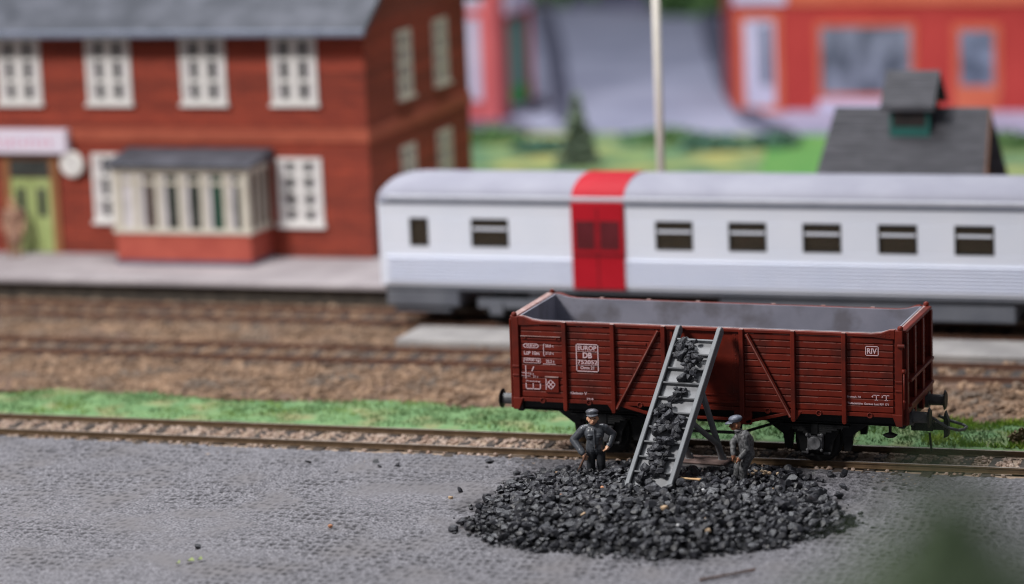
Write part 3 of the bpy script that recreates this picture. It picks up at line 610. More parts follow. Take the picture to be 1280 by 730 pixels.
while yy < -1.5:
    xx = -4.6
    while xx < 5:
        x = xx+random.uniform(-.09, .09); y = yy+random.uniform(-.09, .09)
        t = inside_t(x, y)+.07*(pnoise(x, y, 2.2, 61)-.5)*2
        if t > 0 or (t > -.045 and random.random() < .3):
            sz = random.choice((.085, .10, .115, .13, .15, .17))*(1 if t > .05 else .85)
            if random.random() < .04: sz *= 1.35
            if any(abs(x-px) < .38 and -.6 < y-py < .12 for px, py in ((-2.08, -3.0), (1.25, -3.35))): sz = min(sz, .095)
            lumps.append(((x, y, GZ+heap_h(t)+.03+.4*sz*random.uniform(.1, 1)), sz, 'heap'))
            if random.random() < .35: lumps.append(((x+random.uniform(-.1, .1), y+random.uniform(-.1, .1), GZ+heap_h(t)+.12), sz*random.uniform(.5, .8), 'heap'))
        xx += st
    yy += st*.92
def clear_of_chute(p, sz):
    r = Vector(p)-CB; u = r.dot(cw); v = r.dot(cd); k = r.dot(cn)
    if abs(u) < .56+sz*.5 and v > .10 and v < 4.4 and -.40 < k < sz*.5: return False
    return not (-.75 < p[0] < .72 and -2.45 < p[1] < -1.2)
lumps = [l for l in lumps if clear_of_chute(l[0], l[1])]
CLUST = [(.80, .91, .12, .66), (.68, .80, .42, .86), (.555, .63, .36, .74), (.42, .52, .08, .46), (.34, .455, .12, .90), (.10, .33, .26, .78), (.04, .09, .24, .52)]
for v0, v1, u0, u1 in CLUST:
    nn = int((v1-v0)*(u1-u0)*600)
    for _ in range(nn):
        v = random.uniform(v0, v1)*LEN; u = (random.uniform(u0, u1)-.5)*.84; sz = random.choice((.07, .085, .10, .12, .13)); u = max(-.40+sz*.7, min(.40-sz*.7, u))
        p = CP(u, v, -.14+sz*random.uniform(.55, .95)+(.10*random.random() if random.random() < .45 else 0)); lumps.append((tuple(p), sz, 'chute'))
eye = Vector(cam_o.location)
heap = [l for l in lumps if l[2] == 'heap']; chute = [l for l in lumps if l[2] == 'chute']
heap.sort(key=lambda l: -l[1]/((Vector(l[0])-eye).length-48))      # nearest and biggest first
NCH = len(chute); NH = 272-NCH
def put_lump(p, sz, label, group, flat=.8):
    o = bpy.data.objects.new('coal_lump', random.choice(ROCK_ME)); COL.objects.link(o); o.location = p
    o.scale = (sz*random.uniform(.9, 1.25), sz*random.uniform(.85, 1.1), sz*random.uniform(.65, .95)*flat/.8); o.rotation_euler = (random.uniform(-.6, .6), random.uniform(-.6, .6), random.uniform(0, 6.28))
    return tag(o, label, 'coal', group)
for p, sz, _ in chute: put_lump(p, sz, 'black coal lump lying on the sloping floor of the grey chute', 'coal lumps on the chute')
for p, sz, _ in heap[:NH]: put_lump(p, sz, 'large black coal lump lying loose on the coal heap', 'large coal lumps of the heap')
rest = heap[NH:]; n = len(rest)
R = rot_mats(n); B = np.stack(ROCKS)[RNG.integers(0, 12, n)]; V = np.einsum('nij,nkj->nki', R, B)*np.array([l[1] for l in rest])[:, None, None]; V[:, :, 2] *= .8; V += np.array([l[0] for l in rest])[:, None, :]
hx, hy = np.meshgrid(np.linspace(-4.3, 4.7, 60), np.linspace(-9.3, -1.6, 60)); hz = np.array([[GZ-.06+heap_h(inside_t(a, c))*.95 if inside_t(a, c) > -.01 else GZ-.12 for a, c in zip(r1, r2)] for r1, r2 in zip(hx, hy)])
ob = arr_mesh('coal_heap', V.reshape(-1, 3), (F2[None]+(np.arange(n)*len(I2))[:, None, None]).reshape(-1, 3), 'coal'); tag(ob, 'low heap of small black coal spread on the grey paving', 'coal heap', kind='stuff')
i = (np.arange(59)[:, None]*60+np.arange(59)[None]).ravel()
o = arr_mesh('coal_dust', np.stack([hx.ravel(), hy.ravel(), hz.ravel()], 1), np.stack([i, i+1, i+61, i+60], 1), 'coal_dust', True); o.parent = ob; o['kind'] = 'stuff'
cr = []; 
while len(cr) < 620:
    x = random.uniform(-5, 5.4); y = random.uniform(-10, -1.1); t = inside_t(x, y)
    if -.16 < t < .02 and random.random() < (1.12 if t > -.03 else .25*math.exp(-(-t-.03)*22)): cr.append((x, y, float(paving_z(np.array([x]), np.array([y]))[0])+.015))
o = stones('coal_crumbs', np.array(cr), RNG.choice((.02, .03, .04, .055, .07), len(cr)), 'coal', 'tiny coal crumbs spilled round the edge of the coal heap', 'coal')
def on_paving(x, y): return float(paving_z(np.array([x]), np.array([y]))[0])
for x, y, sz, fl, lab in [(-9.29, -2.29, .15, .25, 'flat black coal flake on the grey paving, leftmost of the scattered coal'), (-8.35, -2.9, .14, .25, 'flat black coal flake on the paving, second from the left'), (-7.73, -1.96, .13, .5, 'small coal lump near the rail, third from the left of the scattered coal'), (-7.5, -2.35, .12, .4, 'small coal lump just in front of another between the flakes'), (-7.12, -2.17, .13, .5, 'angular coal lump on the paving, rightmost of the three close together'),
                       (-4.84, -4.24, .13, .8, 'coal lump lying alone on the paving left of the heap'), (-4.11, -2.58, .14, .8, 'coal lump left of the standing worker, farthest left of a trio'), (-3.81, -2.75, .15, .9, 'round coal lump in the middle of the trio left of the worker'), (-3.58, -3.15, .13, .7, 'coal lump nearest the viewer in the trio left of the worker'),
                       (-3.85, -7.4, .18, .9, 'coal lump fallen just off the left end of the heap'), (-8.74, -9.63, .12, .9, 'single round coal lump alone on the open paving at front left'), (-5.1, -1.55, .15, .4, 'flat coal piece beside the front rail left of the wagon'), (-5.0, -2.0, .08, .8, 'tiny coal crumb in front of the flat piece by the rail'),
                       (2.93, -1.6, .15, .9, 'coal lump right of the bending worker close to the wheel'), (3.17, -1.5, .15, .9, 'coal lump right of the bending worker, nearer the wagon end'), (3.4, -2.57, .16, .8, 'coal lump lying apart at the right rear of the heap'), (3.02, -2.95, .12, .8, 'small coal lump at the right rear edge of the heap'), (4.3, -4.75, .11, .8, 'small coal lump off the right tip of the heap')]:
    sz *= .8; put_lump((x, y, on_paving(x, y)+sz*fl*.5), sz, lab, 'scattered coal pieces', fl)
def bit(name, p, sc, m, label, cat, group=None, rot=None):
    me = bpy.data.objects[0]
    V = ROCKS[random.randrange(12)]*np.array(sc); o = arr_mesh(name, V, F2, m, True); o.location = p; o.rotation_euler = rot or (0, 0, random.uniform(0, 6)); return tag(o, label, cat, group)
def top_h(x, y): return GZ+heap_h(inside_t(x, y))+.15
bit('pebble', (-6.54, -7.69, on_paving(-6.54, -7.69)+.05), (.09, .07, .07), 'pebble_orange', 'orange pebble lying alone on the grey paving left of the heap', 'pebble')
bit('pebble', (-4.85, -4.85, on_paving(-4.85, -4.85)+.03), (.06, .05, .05), 'pebble_tan', 'tiny tan pebble on the paving beside the left edge of the coal heap', 'pebble')
PB = [(-2.9, -3.3, .05, 'pebble_tan', 'tan pebble on the rear left of the coal heap near the worker'), (-2.15, -3.95, .06, 'pebble_tan', 'pale pebble among the coal in front of the standing worker'), (-1.25, -5.15, .07, 'pebble_orange', 'reddish pebble on the coal just left of the foot of the chute'), (-1.05, -7.1, .08, 'pebble_tan', 'yellowish pebble in the front left part of the coal heap'), (.55, -6.55, .09, 'pebble_tan', 'yellow stone in the middle front of the coal heap'), (-2.0, -5.7, .045, 'pebble_orange', 'tiny pink pebble in the left half of the coal heap'),
      (.95, -5.0, .05, 'pebble_white', 'whitish stone in the coal right of the chute foot'), (2.3, -4.3, .055, 'pebble_tan', 'tan pebble near the right end of the coal heap'), (1.1, -7.5, .06, 'pebble_white', 'small white stone at the front of the coal heap'), (1.75, -7.55, .10, 'pebble_tan', 'brown stone in the front right part of the coal heap'), (1.55, -7.0, .07, 'pebble_tan', 'darker tan stone just behind the brown stone at front right'), (1.55, -3.9, .04, 'pebble_white', 'tiny white pebble right of the bending worker')]
for x, y, s_, m, lab in PB: bit('pebble', (x, y, top_h(x, y)-.02), (s_*1.15, s_*.85, s_*.75), m, lab, 'pebble', 'pebbles among the coal')
x, y = 1.75, -3.1
q = []
for k in range(16): q.append((x+random.gauss(0, .16), y+random.gauss(0, .09), top_h(x, y)+random.uniform(.02, .08)))
stones('sand_crumbs', np.array(q), RNG.uniform(.03, .06, 16), 'pebble_tan', 'small patch of light brown grit on the coal behind the bending worker', 'grit')
def splinter(p, q_, w, m, label):
    b_ = MB(); b_.obox(p, q_, w, w*.7); b_.obox(Vector(p).lerp(Vector(q_), .35), Vector(q_)+Vector((.02, .03, .02)), w*.6, w*.5); o = b_.build('wood_splinter', m, None, bevel=.01); return tag(o, label, 'splinter')
h_ = top_h(.6, -4.6)+.07
splinter((.25, -4.35, h_-.03), (.72, -4.42, h_-.04), .05, 'splinter', 'light wood splinter lying on the coal right of the chute foot')
splinter((2.3, -10.2, -.11), (3.2, -9.35, -.10), .055, 'splinter_brown', 'dark brown twig lying on the paving in front of the heap')
b = MB()
for k in range(3):
    x = -8.62+(0, .13, .31)[k]; y = -11.0+(0, .22, .34)[k]; w = (.05, .12, .08)[k]; b.add([(x, y, -.12), (x+w*.6, y-.07, -.07), (x+w*1.5, y+.03, -.10), (x+w*.7, y+.12, -.05)], [(0, 1, 2, 3)])
tag(b.build('leaf_fragment', 'leaf_bit'), 'pale green leaf fragment on the paving at front left', 'leaf')

# ------------------------------------------------------------ people (one continuous remeshed body each)
def capsule(mb, p, q, r0, r1, n=14):
    mb.cyl(p, q, r0, r1, n, True); mb.ell(p, (r0,)*3, n, 8); mb.ell(q, (r1,)*3, n, 8)
def seg_d(P_, a, b_, r0, r1):
    a = np.array(a); b_ = np.array(b_); ab = b_-a; t = np.clip(((P_-a)@ab)/max(ab@ab, 1e-9), 0, 1)
    return np.linalg.norm(P_-(a+t[:, None]*ab), axis=1)-(r0+(r1-r0)*t)
def make_body(prims, mats, parent, voxel=.013, smooth_it=3):
    """prims: (material index, kind, args). kinds: 'c' capsule (p,q,r0,r1), 'e' ellipsoid (c,r)"""
    mb = MB()
    for mi, k, *a in prims:
        if k == 'c': capsule(mb, *a)
        else: mb.ell(a[0], a[1], 16, 10)
    me = bpy.data.meshes.new('t'); me.from_pydata(mb.v, [], mb.f); o = bpy.data.objects.new('t', me); COL.objects.link(o)
    bm = bmesh.new(); bm.from_mesh(me); bmesh.ops.remove_doubles(bm, verts=bm.verts, dist=1e-5); bmesh.ops.recalc_face_normals(bm, faces=bm.faces); bm.to_mesh(me); bm.free()
    r = o.modifiers.new('r', 'REMESH'); r.mode = 'VOXEL'; r.voxel_size = voxel
    s_ = o.modifiers.new('s', 'SMOOTH'); s_.factor = .5; s_.iterations = smooth_it
    dg = bpy.context.evaluated_depsgraph_get(); nm = bpy.data.meshes.new_from_object(o.evaluated_get(dg)); bpy.data.objects.remove(o)
    nm.name = 'body'; nm.materials.clear()
    for m in mats: nm.materials.append(MATS[m])
    C_ = np.empty(len(nm.polygons)*3); nm.polygons.foreach_get('center', C_); C_ = C_.reshape(-1, 3)
    D = []
    for mi, k, *a in prims:
        if k == 'c': D.append(seg_d(C_, *a))
        else:
            rr = np.array(a[1]); D.append((np.linalg.norm((C_-np.array(a[0]))/rr, axis=1)-1)*rr.min())
    idx = np.array([p_[0] for p_ in prims])[np.argmin(np.stack(D), 0)]
    nm.polygons.foreach_set('material_index', idx.astype(np.int32)); nm.polygons.foreach_set('use_smooth', [True]*len(nm.polygons))
    o = bpy.data.objects.new('body', nm); COL.objects.link(o); o.parent = parent; return o
def fingers(mi, palm, d, side, L=.085, r=.0165, curl=(0, 0, -1)):
    """palm ellipsoid, four fingers of different lengths bent at the knuckle, a thumb from the palm's side"""
    palm = Vector(palm); d = Vector(d).normalized(); side = Vector(side).normalized(); cu = Vector(curl).normalized(); out = [(mi, 'e', tuple(palm), (.052, .042, .052))]
    for k, l in zip((-1.5, -.5, .5, 1.5), (.85, 1.0, .95, .72)):
        a = palm+side*(k*.027)+d*.035; m_ = a+d*(L*l*.5); e = m_+(d*.35+cu*.9).normalized()*(L*l*.5)
        out += [(mi, 'c', tuple(a), tuple(m_), r, r*.95), (mi, 'c', tuple(m_), tuple(e), r*.95, r*.8)]
    a = palm+side*.042; e = a+(d*.6+side*.5+cu*.5).normalized()*.06; out.append((mi, 'c', tuple(a), tuple(e), r*1.1, r*.85)); return out
def flat_cap(parent, c, tilt, m, fwd, band=True):
    """cap with a soft crown and a visor; fwd: unit 2-D facing direction"""
    fx, fy = fwd; q_ = MB()
    q_.ell((0, .01, .035), (.145, .155, .07), 20, 10); q_.ell((0, 0, 0), (.128, .14, .055), 20, 8)
    vs = []; nn = 12
    for i in range(nn+1):
        a = -PI*.86+PI*.72*i/nn
        vs += [(.125*math.cos(a), .135*math.sin(a), -.005), (.15*math.cos(a)*1.0, .235*math.sin(a)-.0, -.045+.02*abs(math.cos(a))), (.15*math.cos(a), .235*math.sin(a), -.06+.02*abs(math.cos(a))), (.125*math.cos(a), .135*math.sin(a), -.03)]
    fs = []
    for i in range(nn):
        for k in range(4): fs.append((4*i+k, 4*i+(k+1) % 4, 4*i+4+(k+1) % 4, 4*i+4+k))
    q_.add(vs, fs)
    ang = math.atan2(fx, -fy); o = q_.build('cap', m, None, smooth=True); o.parent = parent; o.location = c; o.rotation_euler = (tilt, 0, ang); return o

# worker standing with a hand on his hip and a shovel
P1 = thing('person', 'worker in dark grey overalls and cap standing with one hand on his hip', 'person', (-2.08, -3.0, GZ), rot=(0, 0, .27))
del P1['base']
J, T, S, E, MO = 0, 1, 2, 3, 4
pr = []
for s in (-1, 1):
    x = .105*s+.01
    pr += [(T, 'c', (x, .01, .72), (x+.01*s, -.01, .42), .115, .098), (T, 'c', (x+.01*s, -.01, .42), (x+.015*s, .02, .10), .098, .078), (T, 'c', (x+.015*s, .01, .06), (x+.03*s, -.12, .045), .06, .05)]
pr += [(J, 'c', (-.055, .01, .79), (-.035, .0, .95), .16, .15), (J, 'c', (.065, .01, .79), (.045, .0, .95), .16, .15), (J, 'c', (0, 0, .92), (-.01, .0, 1.14), .178, .19), (J, 'e', (-.07, -.055, 1.12), (.15, .13, .17)), (J, 'e', (.07, -.055, 1.12), (.15, .13, .17)),
       (J, 'c', (-.2, .01, 1.24), (.19, .01, 1.25), .092, .092), (J, 'c', (-.06, .0, 1.27), (.04, .0, 1.27), .10, .10), (J, 'c', (-.05, -.02, 1.34), (.015, -.02, 1.34), .075, .075)]
# arms: his right arm (picture left) bends out and down to the handle, his left hand rests on the hip
pr += [(J, 'c', (-.25, .01, 1.22), (-.47, .03, .98), .098, .088), (J, 'c', (-.47, .03, .98), (-.29, -.15, .75), .09, .074), (J, 'c', (-.31, -.13, .77), (-.275, -.165, .73), .082, .074)]
pr += fingers(S, (-.225, -.20, .66), (.05, -.1, -1), (.8, .5, 0), curl=(.5, .7, -.2))
pr += [(J, 'c', (.24, .01, 1.23), (.41, .07, 1.08), .095, .084), (J, 'c', (.41, .07, 1.08), (.33, -.07, .89), .084, .07), (J, 'c', (.33, -.07, .89), (.315, -.09, .87), .074, .07)]
pr += fingers(S, (.275, -.14, .82), (-.75, -.1, -.6), (.3, -.8, .2), curl=(-.4, .5, -.6))
# jacket details
pr += [(J, 'e', (-.10, -.178, 1.08), (.06, .022, .05)), (J, 'e', (.115, -.172, 1.10), (.055, .022, .045)), (J, 'e', (-.10, -.19, 1.115), (.066, .018, .016)), (J, 'e', (.115, -.184, 1.138), (.06, .018, .016)), (J, 'c', (0, -.185, 1.26), (.005, -.175, .78), .014, .014)]
# head
hc = (-.03, -.04, 1.475)
pr += [(S, 'c', (-.02, -.01, 1.33), (-.03, -.03, 1.42), .07, .07), (S, 'e', hc, (.112, .125, .145)), (S, 'e', (-.03, -.10, 1.40), (.07, .068, .062)), (S, 'c', (-.018, -.163, 1.50), (-.012, -.19, 1.445), .016, .028), (S, 'e', (-.095, -.12, 1.435), (.035, .035, .035)), (S, 'e', (.045, -.12, 1.435), (.035, .035, .035)), (S, 'e', (-.145, -.02, 1.46), (.022, .035, .045)), (S, 'e', (.085, -.02, 1.46), (.022, .035, .045)),
       (S, 'c', (-.09, -.145, 1.525), (-.04, -.155, 1.528), .013, .013), (S, 'c', (.005, -.155, 1.528), (.055, -.14, 1.525), .013, .013), (E, 'e', (-.065, -.152, 1.495), (.02, .012, .011)), (E, 'e', (.03, -.15, 1.495), (.02, .012, .011)), (MO, 'e', (-.015, -.166, 1.395), (.034, .012, .009))]
make_body(pr, ['overall_grey', 'trouser_dark', 'skin', 'eye_dark', 'mouth'], P1, .0105, 2)
flat_cap(P1, (-.035, -.03, 1.585), -.1, 'cap_grey', (0.05, -1))
sh = thing('shovel', 'brown handled shovel stuck in the coal under the worker\'s hand', 'shovel', (-2.42, -3.3, GZ)); del sh['base']
p1 = Matrix.Rotation(.27, 4, 'Z')@Vector((-.225, -.225, .66)); hand = Vector((-2.08, -3.0, GZ))+p1-Vector((-2.42, -3.3, GZ))
q = MB(); low = Vector((-.07, -.1, .06)); q.cyl(low, hand+(hand-low).normalized()*.07, .03, .026, n=10); q.build('handle', 'splinter_brown', sh, smooth=True)
q = MB(); q.prism([(-.17, .09), (.03, .09), (.05, -.06), (-.07, -.14), (-.19, -.06)], 'y', -.12, -.10); q.build('blade', 'axle_grey', sh)

# worker bending towards the chute, seen from his left side
P2 = thing('person', 'worker in worn grey overalls and blue cap bending towards the chute', 'person', (1.27, -3.35, .06), rot=(0, 0, .27)); del P2['base']
pr = [(J, 'c', (.22, -.03, .66), (.16, -.07, 1.06), .165, .15), (J, 'c', (.20, .05, .68), (.12, .06, 1.05), .155, .14), (J, 'e', (.22, 0, .92), (.15, .19, .22)), (J, 'c', (.14, -.14, 1.10), (.08, .13, 1.10), .085, .085), (J, 'c', (.08, 0, 1.13), (.03, 0, 1.17), .09, .08),
      (J, 'c', (.17, -.17, 1.06), (.22, -.21, .82), .085, .076), (J, 'c', (.22, -.21, .82), (.08, -.24, .66), .074, .064), (J, 'c', (.07, .14, 1.08), (-.09, .02, .92), .08, .074), (J, 'c', (-.09, .02, .92), (-.085, -.10, .70), .072, .064),
      (J, 'c', (.22, -.07, .62), (.12, -.10, .36), .125, .10), (J, 'c', (.12, -.10, .36), (.12, -.06, .05), .098, .08), (J, 'c', (.18, .09, .62), (.0, .06, .36), .12, .095), (J, 'c', (.0, .06, .36), (-.04, .09, .05), .092, .075), (J, 'c', (.11, -.08, .03), (-.01, -.10, .02), .06, .05), (J, 'c', (-.04, .09, .03), (-.16, .08, .02), .058, .048)]
pr += fingers(S, (.03, -.255, .61), (-.7, 0, -.7), (0, 1, 0), curl=(.3, .4, -.7)); pr += fingers(S, (-.085, -.13, .64), (-.3, -.2, -1), (0.2, 1, 0), curl=(.6, .3, -.4))
pr += [(J, 'e', (.03, -.01, 1.20), (.10, .12, .035)), (S, 'e', (-.02, 0, 1.325), (.115, .102, .13)), (S, 'e', (-.07, 0, 1.25), (.06, .062, .055)), (S, 'c', (-.125, 0, 1.33), (-.15, 0, 1.285), .014, .023), (S, 'e', (.01, -.10, 1.30), (.032, .02, .042)), (S, 'e', (.01, .10, 1.30), (.032, .02, .042)), (E, 'e', (-.112, -.045, 1.325), (.012, .018, .010)), (E, 'e', (-.112, .045, 1.325), (.012, .018, .010)), (MO, 'e', (-.122, 0, 1.24), (.012, .03, .009)), (S, 'c', (-.12, -.06, 1.352), (-.122, .06, 1.352), .014, .014)]
pr += [(J, 'c', (.10, -.16, .95), (.20, -.19, .88), .02, .02), (J, 'c', (.18, -.235, .80), (.25, -.22, .86), .018, .018), (J, 'c', (.10, -.19, .45), (.19, -.17, .42), .02, .02), (J, 'c', (.05, -.15, 1.02), (.12, -.19, .74), .018, .02)]
make_body(pr, ['overall_worn', 'trouser_dark', 'skin_dark', 'eye_dark', 'mouth'], P2, .0105, 2)
flat_cap(P2, (-.025, 0, 1.425), .12, 'cap_blue', (-1, -.15))

# blurred figure on the station platform
P3 = thing('person', 'person in a beige coat standing on the platform by the green door', 'person', (-27.85, 18.9, .5), rot=(0, 0, .5)); del P3['base']
pr = []
for s in (-1, 1): pr += [(T, 'c', (.1*s, 0, .85), (.11*s, -.01, .48), .12, .09), (T, 'c', (.11*s, -.01, .48), (.11*s, .02, .1), .09, .07), (T, 'c', (.11*s, 0, .06), (.13*s, -.13, .05), .06, .05), (J, 'c', (.23*s, 0, 1.42), (.31*s, .03, 1.12), .085, .075), (J, 'c', (.31*s, .03, 1.12), (.27*s, -.12, .9), .075, .06)]; pr += fingers(S, (.26*s, -.16, .84), (0, -.2, -1), (s*.2, -1, 0))
pr += [(J, 'c', (0, 0, .62), (0, 0, 1.0), .25, .19), (J, 'c', (0, 0, 1.0), (0, 0, 1.35), .19, .2), (J, 'c', (-.2, 0, 1.43), (.2, 0, 1.43), .09, .09), (S, 'c', (0, 0, 1.45), (0, -.01, 1.56), .065, .065), (S, 'e', (0, -.02, 1.68), (.10, .115, .14)), (S, 'c', (0, -.13, 1.69), (0, -.15, 1.65), .014, .02), (J, 'e', (0, .01, 1.76), (.115, .125, .085)), (E, 'e', (-.04, -.125, 1.70), (.016, .012, .01)), (E, 'e', (.04, -.125, 1.70), (.016, .012, .01)), (MO, 'e', (0, -.125, 1.61), (.03, .012, .008))]
make_body(pr, ['coat_beige', 'coat_beige', 'skin', 'eye_dark', 'mouth'], P3, .02, 2)

# ------------------------------------------------------------ passenger coach
TX0, TX1, TY0, TY1 = -13.15, 13.2, 12.45, 15.35
TR = thing('passenger_coach', 'white passenger coach with one red entrance band behind the wagon', 'train', (0, 13.9, 0))
WIN = [(-12.2, -11.66), (-10.4, -9.33)] + [(-5.15+2.025*k, -4.12+2.025*k) for k in range(7)] + [(9.4, 10.4), (11.4, 12.0)]
wz0, wz1 = 2.27, 3.04
q = MB()
for ys in ((TY0, TY0+.1), (TY1-.1, TY1)):
    q.box(TX0+.06, TX1, *ys, 1.16, wz0); q.box(TX0+.06, TX1, *ys, wz1, 3.48)
    ed = [TX0+.06]+[v for w_ in WIN for v in w_]+[TX1]
    for k in range(0, len(ed), 2): q.box(ed[k], ed[k+1], *ys, wz0, wz1)
q.box(TX0, TX0+.1, TY0+.08, TY1-.08, 1.16, 3.48); q.box(TX1-.1, TX1, TY0+.06, TY1-.06, 1.16, 3.48)
for k in range(8): q.prism([(TY0+.02, 1.25+k*.094), (TY0-.07, 1.275+k*.094), (TY0-.07, 1.300+k*.094), (TY0+.02, 1.305+k*.094)], 'x', TX0+.25, TX1-.3)
q.build('coach_body', 'train_white', TR, bevel=.03)
q = MB(); yc = 13.9; rp = []
for k in range(15):
    a = PI*k/14; rp.append((yc-1.46*math.cos(a)*(1 if abs(math.cos(a)) > .5 else 1), 3.5+.60*math.sin(a)**.75))
n = len(rp); vs = []; fs = []
for x, sh_, dz in ((TX0-.02, .90, -.42), (TX0+.12, .95, -.2), (TX0+.4, .985, -.06), (TX0+.8, 1, 0), (TX1-.8, 1, 0), (TX1-.3, .97, -.12), (TX1, .92, -.4)):
    vs += [(x, yc+(a-yc)*sh_, max(3.5, 3.5+(z-3.5)*(1+dz))) for a, z in rp]
for j in range(6): fs += [(j*n+i, j*n+i+1, (j+1)*n+i+1, (j+1)*n+i) for i in range(n-1)]
fs += [tuple(range(n)), tuple(range(6*n, 7*n))[::-1]]
q.add(vs, fs); rf = q.build('coach_roof', 'train_roof', TR, smooth=True)
MB().box(TX0+.1, TX1-.1, TY0-.05, TY0+.02, 3.45, 3.52).build('roof_gutter', 'gutter', rf)
MB().box(TX0+.3, TX1-.3, TY0-.035, TY0+.1, 3.54, 3.68).build('roof_edge', 'train_skirt2', rf, bevel=.03)
# red band: roof strip, door with dark panes
x0, x1 = -7.5, -6.02; q = MB(); vs = []
for x in (x0, x1): vs += [(x, yc+(a-yc)*1.006, 3.5+(z-3.5)*1.03+.004) for a, z in rp]
q.add(vs, [(i, i+1, n+i+1, n+i) for i in range(n-1)]); q.build('red_roof_band', 'train_red', TR, smooth=True)
q = MB(); q.box(x0, x1, TY0-.075, TY0+.02, 1.165, 3.535); dr = q.build('entrance_door', 'train_red', TR, bevel=.01)
for xa, xb in ((x0+.12, -6.83), (-6.70, x1-.12)): MB().box(xa, xb, TY0-.085, TY0-.06, 2.25, 3.04).build('door_window', 'red_glass', dr)
MB().box(-6.775, -6.745, TY0-.08, TY0-.06, 1.2, 3.4).build('door_gap', 'red_glass', dr)
MB().box(x0+.05, x1-.05, TY0-.10, TY0-.06, 2.08, 2.14).build('door_handrail', 'red_glass', dr)
for xa, xb in WIN:
    q = MB(); q.box(xa, xb, TY0-.012, TY0+.05, wz0, wz0+.04); q.box(xa, xb, TY0-.012, TY0+.05, wz1-.04, wz1); q.box(xa, xa+.04, TY0-.012, TY0+.05, wz0+.04, wz1-.04); q.box(xb-.04, xb, TY0-.012, TY0+.05, wz0+.04, wz1-.04)
    f = q.build('window', 'gasket', TR)
    MB().box(xa+.04, xb-.04, TY0+.03, TY0+.04, wz0+.04, wz1-.04).build('pane', 'coach_glass', f)
    if xb-xa > .8: MB().box(xa+.04, xb-.04, TY0+.0, TY0+.028, wz0+.46, wz0+.53).build('window_bar', 'train_white', f)
q = MB(); q.box(TX0+.2, TX1-.2, TY0+.2, TY1-.2, 1.2, 1.3); q.box(TX0+.2, TX1-.2, 14.2, 14.3, 1.3, 3.4); q.box(TX0+.15, TX1-.15, TY0+.12, TY1-.12, 3.42, 3.47); q.build('compartment', 'train_inside', TR)
for k in range(9): MB().box(-5.9+2.025*k, -5.7+2.025*k, TY0+.25, 14.15, 1.3, 2.62).build('seat_back', 'train_seat' if k in (2, 3) else 'train_inside', TR)
q = MB(); q.box(TX0+.1, TX1-.1, TY0+.03, TY1-.03, 1.0, 1.165); q.box(TX0+.15, TX0+2.3, TY0+.06, TY1-.06, .55, 1.0); q.box(TX0+.3, TX0+2.0, TY0+.2, TY1-.2, .35, .56); q.build('skirt', 'train_skirt', TR, bevel=.05)
q = MB(); q.box(-3.5, 4.5, TY0+.2, TY1-.2, .42, .95); q.box(6, 9, TY0+.2, TY1-.2, .45, .95); q.build('equipment_box', 'train_skirt', TR, bevel=.05)
for bx_ in (-8.6, 10.2):
    q = MB(); q.box(bx_-1.8, bx_+1.8, TY0+.25, TY0+.4, .5, .78); q.box(bx_-1.8, bx_+1.8, TY1-.4, TY1-.25, .5, .78); q.box(bx_-.3, bx_+.3, TY0+.3, TY1-.3, .5, 1.0)
    for dx in (-1.25, 1.25): q.box(bx_+dx-.2, bx_+dx+.2, TY0+.2, TY0+.35, .32, .72)
    bo = q.build('bogie', 'train_skirt', TR, bevel=.02)
    for dx in (-1.25, 1.25):
        for ys in (13.15, 14.65): MB().cyl((bx_+dx, ys-.07, .46), (bx_+dx, ys+.07, .46), .46, n=24).build('wheel', 'black_plastic', bo)

# ------------------------------------------------------------ station building
SX0, SX1, SY0, SY1, SZ = -42.0, -16.2, 19.7, 28.7, .5
ST = thing('station_building', 'two storey red brick station with grey roof and bay window', 'building', (-25, 19.7, .5))
MB().box(SX0, SX1, SY0, SY1, SZ-.2, 7.5).build('wall', 'brick', ST)
q = MB(); q.prism([(SY0, 7.5), (SY1, 7.5), ((SY0+SY1)/2, 10.65)], 'x', SX1-.25, SX1-.002); q.build('gable', 'brick_side', ST)
q = MB(); q.box(SX0-.06, SX1+.07, SY0-.09, SY1+.09, 4.02, 4.38); q.box(SX0-.04, SX1+.04, SY0-.05, SY1+.05, 4.38, 4.46); q.build('string_course', 'belt', ST, bevel=.03)
my = (SY0+SY1)/2; q = MB()
for (ya, yb) in ((SY0-.92, my), (SY1+.92, my)):
    za, zb = 7.52, 10.95
    q.prism([(ya, za), (yb, zb), (yb, zb-.22), (ya, za-.2)], 'x', SX0-.4, SX1+.42)
rf = q.build('roof', 'roof_slate', ST)
MB().box(SX0-.4, SX1+.44, SY0-1.06, SY0-.90, 7.32, 7.54).build('gutter', 'gutter', rf, bevel=.04)
MB().box(SX0-.4, SX1+.44, SY1+.9, SY1+1.05, 7.3, 7.54).build('gutter', 'gutter', rf, bevel=.04)
q = MB(); q.box(-30.6, -29.6, my-.4, my+.4, 10.2, 11.9); q.build('chimney', 'brick_side', rf)
